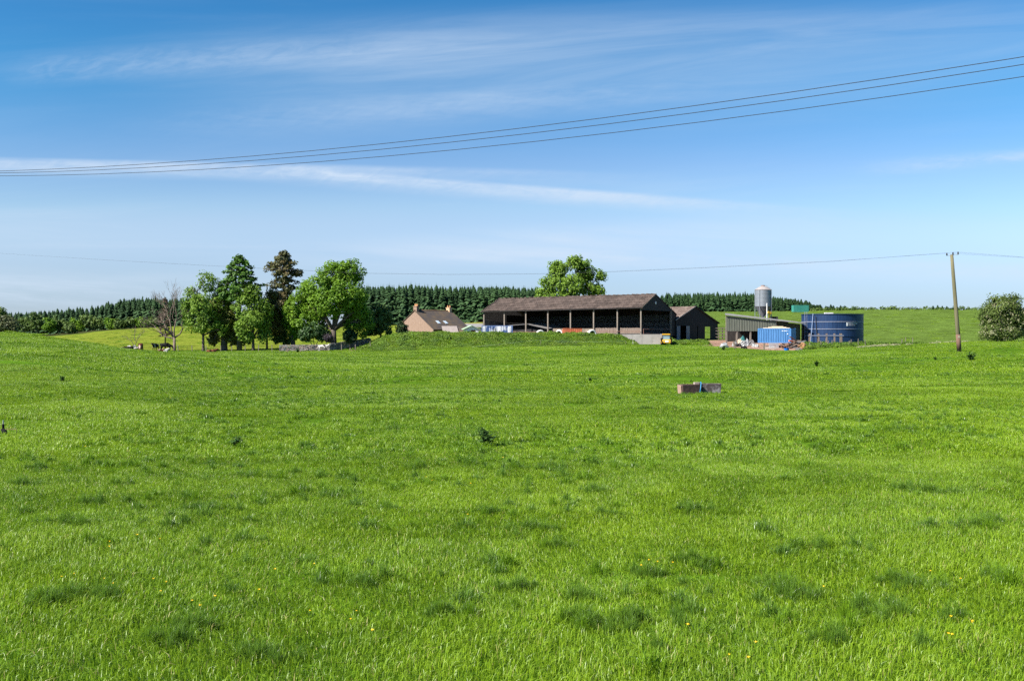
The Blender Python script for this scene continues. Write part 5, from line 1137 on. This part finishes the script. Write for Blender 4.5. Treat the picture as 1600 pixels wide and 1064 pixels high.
# leaning service pole with three insulators
g0 = G(1499, 95); pt = W(1487, 398, 95); up_ = thing("utility_pole", "leaning wooden utility pole with three dark insulators", "pole", g0, 0); d = pt - g0
m = MB(); m.tube([d*-.05, d*.3, d*.7, d], [.205, .19, .165, .145], 12); m.build("pole", mat("pole_wood", (.095, .088, .045), (.16, .14, .08), 2.5, .9, bump=.3, stretch=(2, 2, .2)), up_, smooth=True)
m = MB(); m.tube([d*.02, d*.18], [.212, .203], 12); m.build("butt_sleeve", mat("red_butt", (.12, .065, .045), (.17, .10, .07), 3, .9, stretch=(2, 2, .3)), up_, smooth=True)
m = MB(); m.box(d*.155 + Vector((-.02, -.205, 0)), (.16, .02, .2)); m.build("number_plate", mat("cream_plate", (.35, .31, .23), None, rough=.6), up_)
m = MB(); m.tube([W(1479, 399.5, 95)-g0, W(1497.5, 398, 95)-g0], .028, 5); m.build("cross_arm", mat("pale_steel_arm", (.45, .48, .52), None, rough=.5, metal=.3), up_)
ins = []
for p, q in ((1479.5, 397.6), (1489, 396.2), (1497, 395.6)):
    c = W(p, q, 95) - g0; m = MB(); m.lathe([(.03, -.13), (.08, -.09), (.05, -.05), (.085, 0), (.05, .05), (.07, .09), (.02, .13)], 8, c=c); m.build("insulator", mat("brown_ceramic", (.03, .022, .02), None, rough=.3), up_); ins.append(c + g0)
def wire(name, label, pts_, rad, group):
    o0 = Vector(pts_[0]); m = MB(); m.tube([Vector(p_)-o0 for p_ in pts_], rad, 5); o = m.build(name, WIRE, None, loc=o0); tag(o, label, "wire", group)
far = [(1487, 397), (1300, 408.5), (1100, 418.5), (960, 424.5), (840, 428), (700, 429), (560, 427), (340, 416), (160, 406), (0, 396), (-250, 380)]
for k, i0 in enumerate(ins):
    pts_ = [tuple(i0 + Vector((0, 0, .1)))]
    for p, q in far[1:]:
        X1, Y1 = 42.0, 95.0; X2, Y2 = -620.0, 800.0; s_ = (p-800)/F; t_ = (X1 - s_*Y1) / (s_*(Y2-Y1) - (X2-X1)); Y = Y1 + (Y2-Y1)*t_; v_ = W(p, q, Y); pts_.append((v_.x, v_.y + (k-1)*.55, v_.z))
    wire("service_wire", "thin service wire running left from the leaning pole, %s" % ("far side", "middle", "near side")[2-k], pts_, .0055, "service wires left of the pole")
    e = W(1760, 408, 88); wire("service_wire", "thin service wire running right from the leaning pole, %s" % ("far side", "middle", "near side")[2-k], [tuple(i0 + Vector((0, 0, .1))), tuple(i0.lerp(e, .5) + Vector((0, (k-1)*.3, -.1))), (e.x, e.y + (k-1)*.5, e.z)], .0055, "service wires right of the pole")
for lbl, ql, qm, qr, dY in (("top", 267.6, 202.3, 89.0, 0.0), ("middle", 270.6, 212.0, 101.0, .75), ("lowest", 275.2, 225.3, 120.0, 1.9)):
    h_ = 6.5; Yr, Yl = h_*F/(HZ-qr), h_*F/(HZ-ql); Xr, Xl = .5143*Yr, -.5143*Yl; pts_ = []
    # parabola in height through the three sighted points along the straight plan line
    tm = (-Xr)/(Xl-Xr); Ym = Yr+(Yl-Yr)*tm; hm = (HZ-qm)/F*Ym; cf = (hm-h_)/(tm*(tm-1))
    for i in range(41):
        t_ = -.9 + 2.8*i/40; h2 = h_ + cf*t_*(t_-1); pts_.append((Xr+(Xl-Xr)*t_, Yr+(Yl-Yr)*t_, ZC+h2))
    wire("power_line", "%s of the three power lines crossing the sky" % lbl, pts_, .0095, "power lines crossing the sky")

# ------------------------------------------------------------------ water troughs in the pasture
def trough(label, p, q, Y, L_, W_, h_, rz, m_, e=.06):
    x = (p-800)/F*Y; t_ = thing("water_trough", label, "trough", (x, Y, gz(x, Y)-.03), rz); tp_ = .90
    def ring(l, w__, z): return [(-l/2, -w__/2, z), (l/2, -w__/2, z), (l/2, w__/2, z), (-l/2, w__/2, z)]
    rows = [ring(L_*tp_, W_*tp_, 0), ring(L_, W_, h_), ring(L_-2*e, W_-2*e, h_), ring((L_-2*e)*.93, (W_-2*e)*.9, .10)]
    m = MB(); m.add(sum(rows, []), [(a*4+k, a*4+(k+1) % 4, a*4+4+(k+1) % 4, a*4+4+k) for a in range(3) for k in range(4)] + [(12, 13, 14, 15), (3, 2, 1, 0)]); m.build("basin", m_, t_, bevel=.012)
    m = MB(); m.add(ring((L_-2*e)*.99, (W_-2*e)*.985, h_*.80), [(0, 1, 2, 3)]); m.build("water", mat("trough_water", (.02, .03, .03), None, rough=.05, spec=.6), t_); return t_
YW = Yat(1090, 616.5); kk = YW/F; rzt = R(19)
TB = mat("shaded_brown_trough", (.070, .040, .034), (.12, .072, .06), 4, .9, bump=.4); TG = mat("shaded_grey_trough", (.085, .065, .062), (.28, .25, .245), 3.2, .9, bump=.4, lo=.45, hi=.6)  # shade on the trough fronts is darkened into both colours
cL = 1076; trough("brown water trough in shade-darkened colour, the left of the pair", 1077.5, 616, YW, 34*kk, 17*kk, 17.5*kk, rzt, TB)
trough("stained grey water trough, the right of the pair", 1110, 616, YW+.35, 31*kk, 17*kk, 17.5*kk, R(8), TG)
m = MB(); m.box((0, 0, .21), (.03, .30, .38)); o = m.build("lit_end_plate", mat("lit_end_pink", (.28, .175, .13), (.34, .23, .18), 5, .9), None, loc=W(1062.5, 616, YW-.14) + Vector((0, 0, -.03)), rot=(R(3), R(-6), rzt), bevel=.008); tag(o, "pinkish plate added as the sunlit left end of the brown trough", "slab")  # added plate; its pinkish colour paints the trough's sunlit end
bx = thing("brick_block", "pale brick block lying across the joint of the two troughs", "block", W(1088, 600.6, YW+.05), R(12)); m = MB(); m.box((0, 0, .045), (.20, .14, .085)); m.build("block", mat("pale_brick", (.36, .29, .245), (.28, .21, .17), 6, .9), bx, bevel=.006); m = MB(); m.box((.17, .02, .04), (.11, .12, .075)); m.build("broken_block", mat("brown_brick", (.22, .13, .10), (.3, .19, .14), 6, .9), bx, bevel=.006)
m = MB(); h0 = W(1095.5, 597.5, YW-.30); h1 = W(1093.0, 616.5, YW-.42); m.tube([Vector((.02, .4, -.10)), Vector((0, .08, .01)), Vector((0, 0, -.03)), (h1-h0)*.5 + Vector((.01, 0, 0)), h1-h0], .017, 6); o = m.build("water_pipe", mat("blue_pipe", (.02, .22, .42), None, rough=.4), None, smooth=True, loc=h0); tag(o, "blue water pipe looped over the front of the troughs", "pipe")

# black-handled electric fence stake at the left edge
Ye = Yat(8, 679); g0 = G(5, Ye); k = Ye/F; es = thing("fence_stake", "black-handled fence stake and wire leaning at the left edge", "fence stake", g0, 0)
m = MB(); m.tube([(0, 0, -.05), (.0, 0, 22*k)], .012, 5); m.build("rod", mat("grey_rod", (.30, .31, .30), None, rough=.5), es)
m = MB(); m.tube([(0, 0, 8*k), (0, 0, 16*k)], .026, 6); m.build("grip", BLACK, es)
m = MB(); m.tube([(-1*k, 0, 7.5*k), (4*k, -.05, 4*k), (8*k, -.08, 1*k)], [.035, .05, .03], 6); m.build("reel_handle", BLACK, es)
m = MB(); m.tube([(-6*k, 0, 8*k), (21*k, 0, 8*k), (21*k, 0, -1*k)], .007, 4); m.build("wire", RUST, es)

# ------------------------------------------------------------------ yellow loader facing the camera
q = W(1042, 538.6, 184); yl = thing("yellow_loader", "small yellow tractor with glazed cab parked at the end of the concrete wall", "tractor", (q.x, 184, q.z-.02), R(-4))
YEL = mat("loader_yellow", (.72, .40, .012), (.62, .33, .012), 3, .45); s_ = 1.78
m = MB(); m.prism([(-.72, 0, .32), (.72, 0, .32), (.80, 0, .62), (.70, 0, .98), (-.70, 0, .98), (-.80, 0, .62)], (0, 1.1, 0)); m.build("bonnet", YEL, yl, bevel=.06)
m = MB(); m.span(-.34, .34, -.03, .02, .46, .80); m.build("grille", WHITE, yl, bevel=.03)
for sx_ in (-.56, .56): m = MB(); m.tube([(sx_, -.03, .72), (sx_, .02, .72)], .09, 10); m.build("headlight", GLASS, yl)
m = MB()
for sx_ in (-.66, .66):
    m.tube([(sx_, 1.0, .95), (sx_*.95, 1.12, 1.86)], .05, 5); m.tube([(sx_, 2.3, .95), (sx_*.95, 2.25, 1.86)], .05, 5)
m.build("cab_frame", BLACK, yl)
m = MB(); m.prism([(-.62, 1.0, .98), (.62, 1.0, .98), (.58, 1.1, 1.84), (-.58, 1.1, 1.84)], (0, .02, 0)); m.build("windscreen", GLASS, yl)
for sx_ in (-1, 1): m = MB(); m.prism([(sx_*.66, 1.05, .98), (sx_*.66, 2.25, .98), (sx_*.62, 2.2, 1.84), (sx_*.62, 1.15, 1.84)], (sx_*.01, 0, 0)); m.build("side_window", GLASS, yl)
m = MB(); m.box((0, 1.65, 1.93), (1.5, 1.5, .14), taper=.9); m.build("cab_roof", YEL, yl, bevel=.04)
m = MB(); m.span(-.6, .6, 1.15, 2.4, .5, .96); m.build("cab_base", BLACK, yl)
for sx_, yw, rw in ((-.78, .35, .38), (.78, .35, .38), (-.82, 2.0, .62), (.90, 2.0, .62)):
    m = MB(); m.tube([(sx_-.16, yw, rw), (sx_+.16, yw, rw)], rw, 18); wh = m.build("wheel", BLACK, yl, bevel=.03); m = MB(); m.tube([(sx_-.175, yw, rw), (sx_+.175, yw, rw)], rw*.5, 12); m.build("rim", YEL, wh)

# ------------------------------------------------------------------ clutter in the yard
def lump(name, label, cat, p, Y, wx, h_, col, seed, wy=None, group=None, dz=0.0):
    """crumpled sack or heap: noisy dome resting on the ground"""
    g0 = G(p, Y, dz); r_ = np.random.RandomState(seed); m = MB(); n1_, n2_ = 12, 6; vs_ = []
    for i in range(n2_+1):
        f = i/n2_*math.pi/2
        for k in range(n1_): a = 6.283*k/n1_; rr_ = math.cos(f)**.6*(1+.22*r_.normal()*(i < n2_)); vs_.append((math.cos(a)*wx/2*rr_, math.sin(a)*(wy or wx*.7)/2*rr_, -.1 + (h_+.1)*math.sin(f)*(1+.12*r_.normal())))
    m.add(vs_, [(i*n1_+k, i*n1_+(k+1) % n1_, (i+1)*n1_+(k+1) % n1_, (i+1)*n1_+k) for i in range(n2_) for k in range(n1_)] + [tuple(n2_*n1_+k for k in range(n1_))])
    o = m.build(name, col, None, loc=g0); return tag(o, label, cat, group)
PLW = mat("white_plastic", (.36, .36, .35), (.22, .22, .21), 3, .6); PLG = mat("grey_plastic", (.22, .23, .24), (.38, .38, .38), 2, .6)
lump("bulk_bag", "pale grey bulk bag slumped at the edge of the earth yard", "bag", 1131, 172, 1.45, .72, PLG, 1)
for k, (p, Y, w_, h_, c_, l_) in enumerate(((1148, 180, 1.0, .75, PLW, "white sack, left end of the rubbish heap under the shed"), (1156, 181, .9, 1.15, TAN, "tan sack on the rubbish heap under the shed"), (1162, 179, 1.1, .95, PLW, "big white sack in the middle of the rubbish heap"), (1167, 181, .7, 1.15, PLG, "grey sack at the right of the rubbish heap"), (1178, 177, 1.0, .55, PLW, "white sack beside the left end of the blue container"), (1183, 176.5, .7, .45, PLW, "small white sack touching the blue container's corner"), (1153, 178, 1.3, .5, DARK_CLAD, "black sheeting in front of the tan sack"), (1174, 183, 1.0, .9, BLOCK, "dark grey bale behind the white sacks"))):
    lump("rubbish_sack", l_, "sack", p, Y, w_, h_, c_, 10+k, group="sacks dumped in the yard")
lump("teal_sheet", "teal tarpaulin bundle under the lean-to shed", "tarpaulin", 1161, 186, 1.1, 1.5, mat("teal_tarp", (.025, .11, .11), (.035, .16, .15), 3, .6), 31)
cp = G(1209, 174); o = MB().box((0, 0, .42), (1.75, .12, .95), (R(-8), 0, 0)).build("metal_panel", mat("pale_panel", (.27, .25, .25), (.34, .31, .31), 2, .6), None, loc=cp, rot=(0, 0, R(5)), bevel=.01); tag(o, "pale grey panel leaning against the blue container", "panel")
hp = thing("scrap_heap", "heap of dark charred planks and scrap at the right end of the blue container", "scrap heap", G(1238, 173.5), 0); r_ = random.Random(8)
for k in range(54):
    L_ = r_.uniform(.8, 2.4); m = MB(); m.box((0, 0, 0), (L_, r_.uniform(.1, .3), r_.uniform(.05, .14))); xx = r_.gauss(0, .8); xx = max(-1.5, min(1.6, xx)); zz = r_.uniform(.05, max(.2, 1.65 - abs(xx-.4)*.7))
    m.build("plank", r_.choice([DARK_CLAD, DARK_CLAD, BOARD, BOARD, BLOCK, RUST]), hp, loc=(xx, r_.uniform(-.5, .6), zz), rot=(r_.uniform(-.4, .4), r_.uniform(-.5, .5), r_.uniform(-.8, .8)))
m = MB(); m.box((0, 0, 0), (.75, .4, .22)); m.build("orange_sheet", OR, hp, loc=(-.35, -.35, 1.28), rot=(.2, .1, .3))
q = G(1229, 165.5); tb = thing("blue_tub", "small bright blue feed tub at the edge of the pasture", "tub", q, 0); m = MB(); m.lathe([(.36, 0), (.45, .34), (.47, .36), (.42, .34), (.33, .06), (0, .06)], 18); m.build("tub", mat("tub_blue", (.01, .13, .52), None, rough=.4), tb, smooth=False)
lump("dark_stone", "dark grey stone heap right of the blue tub", "stones", 1248, 166.5, 1.1, .42, BLOCK, 41)
lump("earth_heap", "low heap of orange earth beside the scrap planks", "earth", 1254, 171, 1.4, 1.0, mat("orange_earth", (.24, .12, .055), (.30, .17, .08), 3, .95), 43, wy=1.2)
for k, (p, Y) in enumerate(((1160.5, 168.5), (1165, 168.0))):
    g0 = G(p, Y); m = MB(); pr = [(.18 + .13*math.cos(a), .13*math.sin(a)) for a in [6.283*i/10 for i in range(11)]]; m.lathe([(a+.02, b_) for a, b_ in pr], 16); o = m.build("tyre", BLACK, None, smooth=True, loc=g0 + Vector((0, 0, .12)), rot=(R(70), 0, R(20*k))); tag(o, "old tyre half sunk at the yard edge, %s one" % ("left", "right")[k], "tyre", "tyres at the yard edge")
yf = thing("yard_fence", "broken rail fence along the front of the earth yard", "fence", G(1194, 168), 0)
for p, h_, tl, w_ in ((1147.5, 1.15, -8, .28), (1194, 1.25, 1, .26), (1211, .95, 2, .08), (1229, .85, 0, .06), (1247, .9, -1, .08)):
    d = G(p, 169 if p < 1150 else 168) - yf.location; m = MB(); m.box((0, 0, h_/2-.15), (w_, w_*.8, h_+.3), (0, R(tl), 0)); m.build("post", BOARD if w_ > .1 else RUST, yf, loc=d)
for zz in (.35, .62): a, b_ = G(1195.5, 167.9) - yf.location, G(1212, 167.9) - yf.location; m = MB(); m.tube([a + Vector((0, 0, zz)), b_ + Vector((0, 0, zz-.08))], .035, 5); m.build("rail", WHITE, yf)
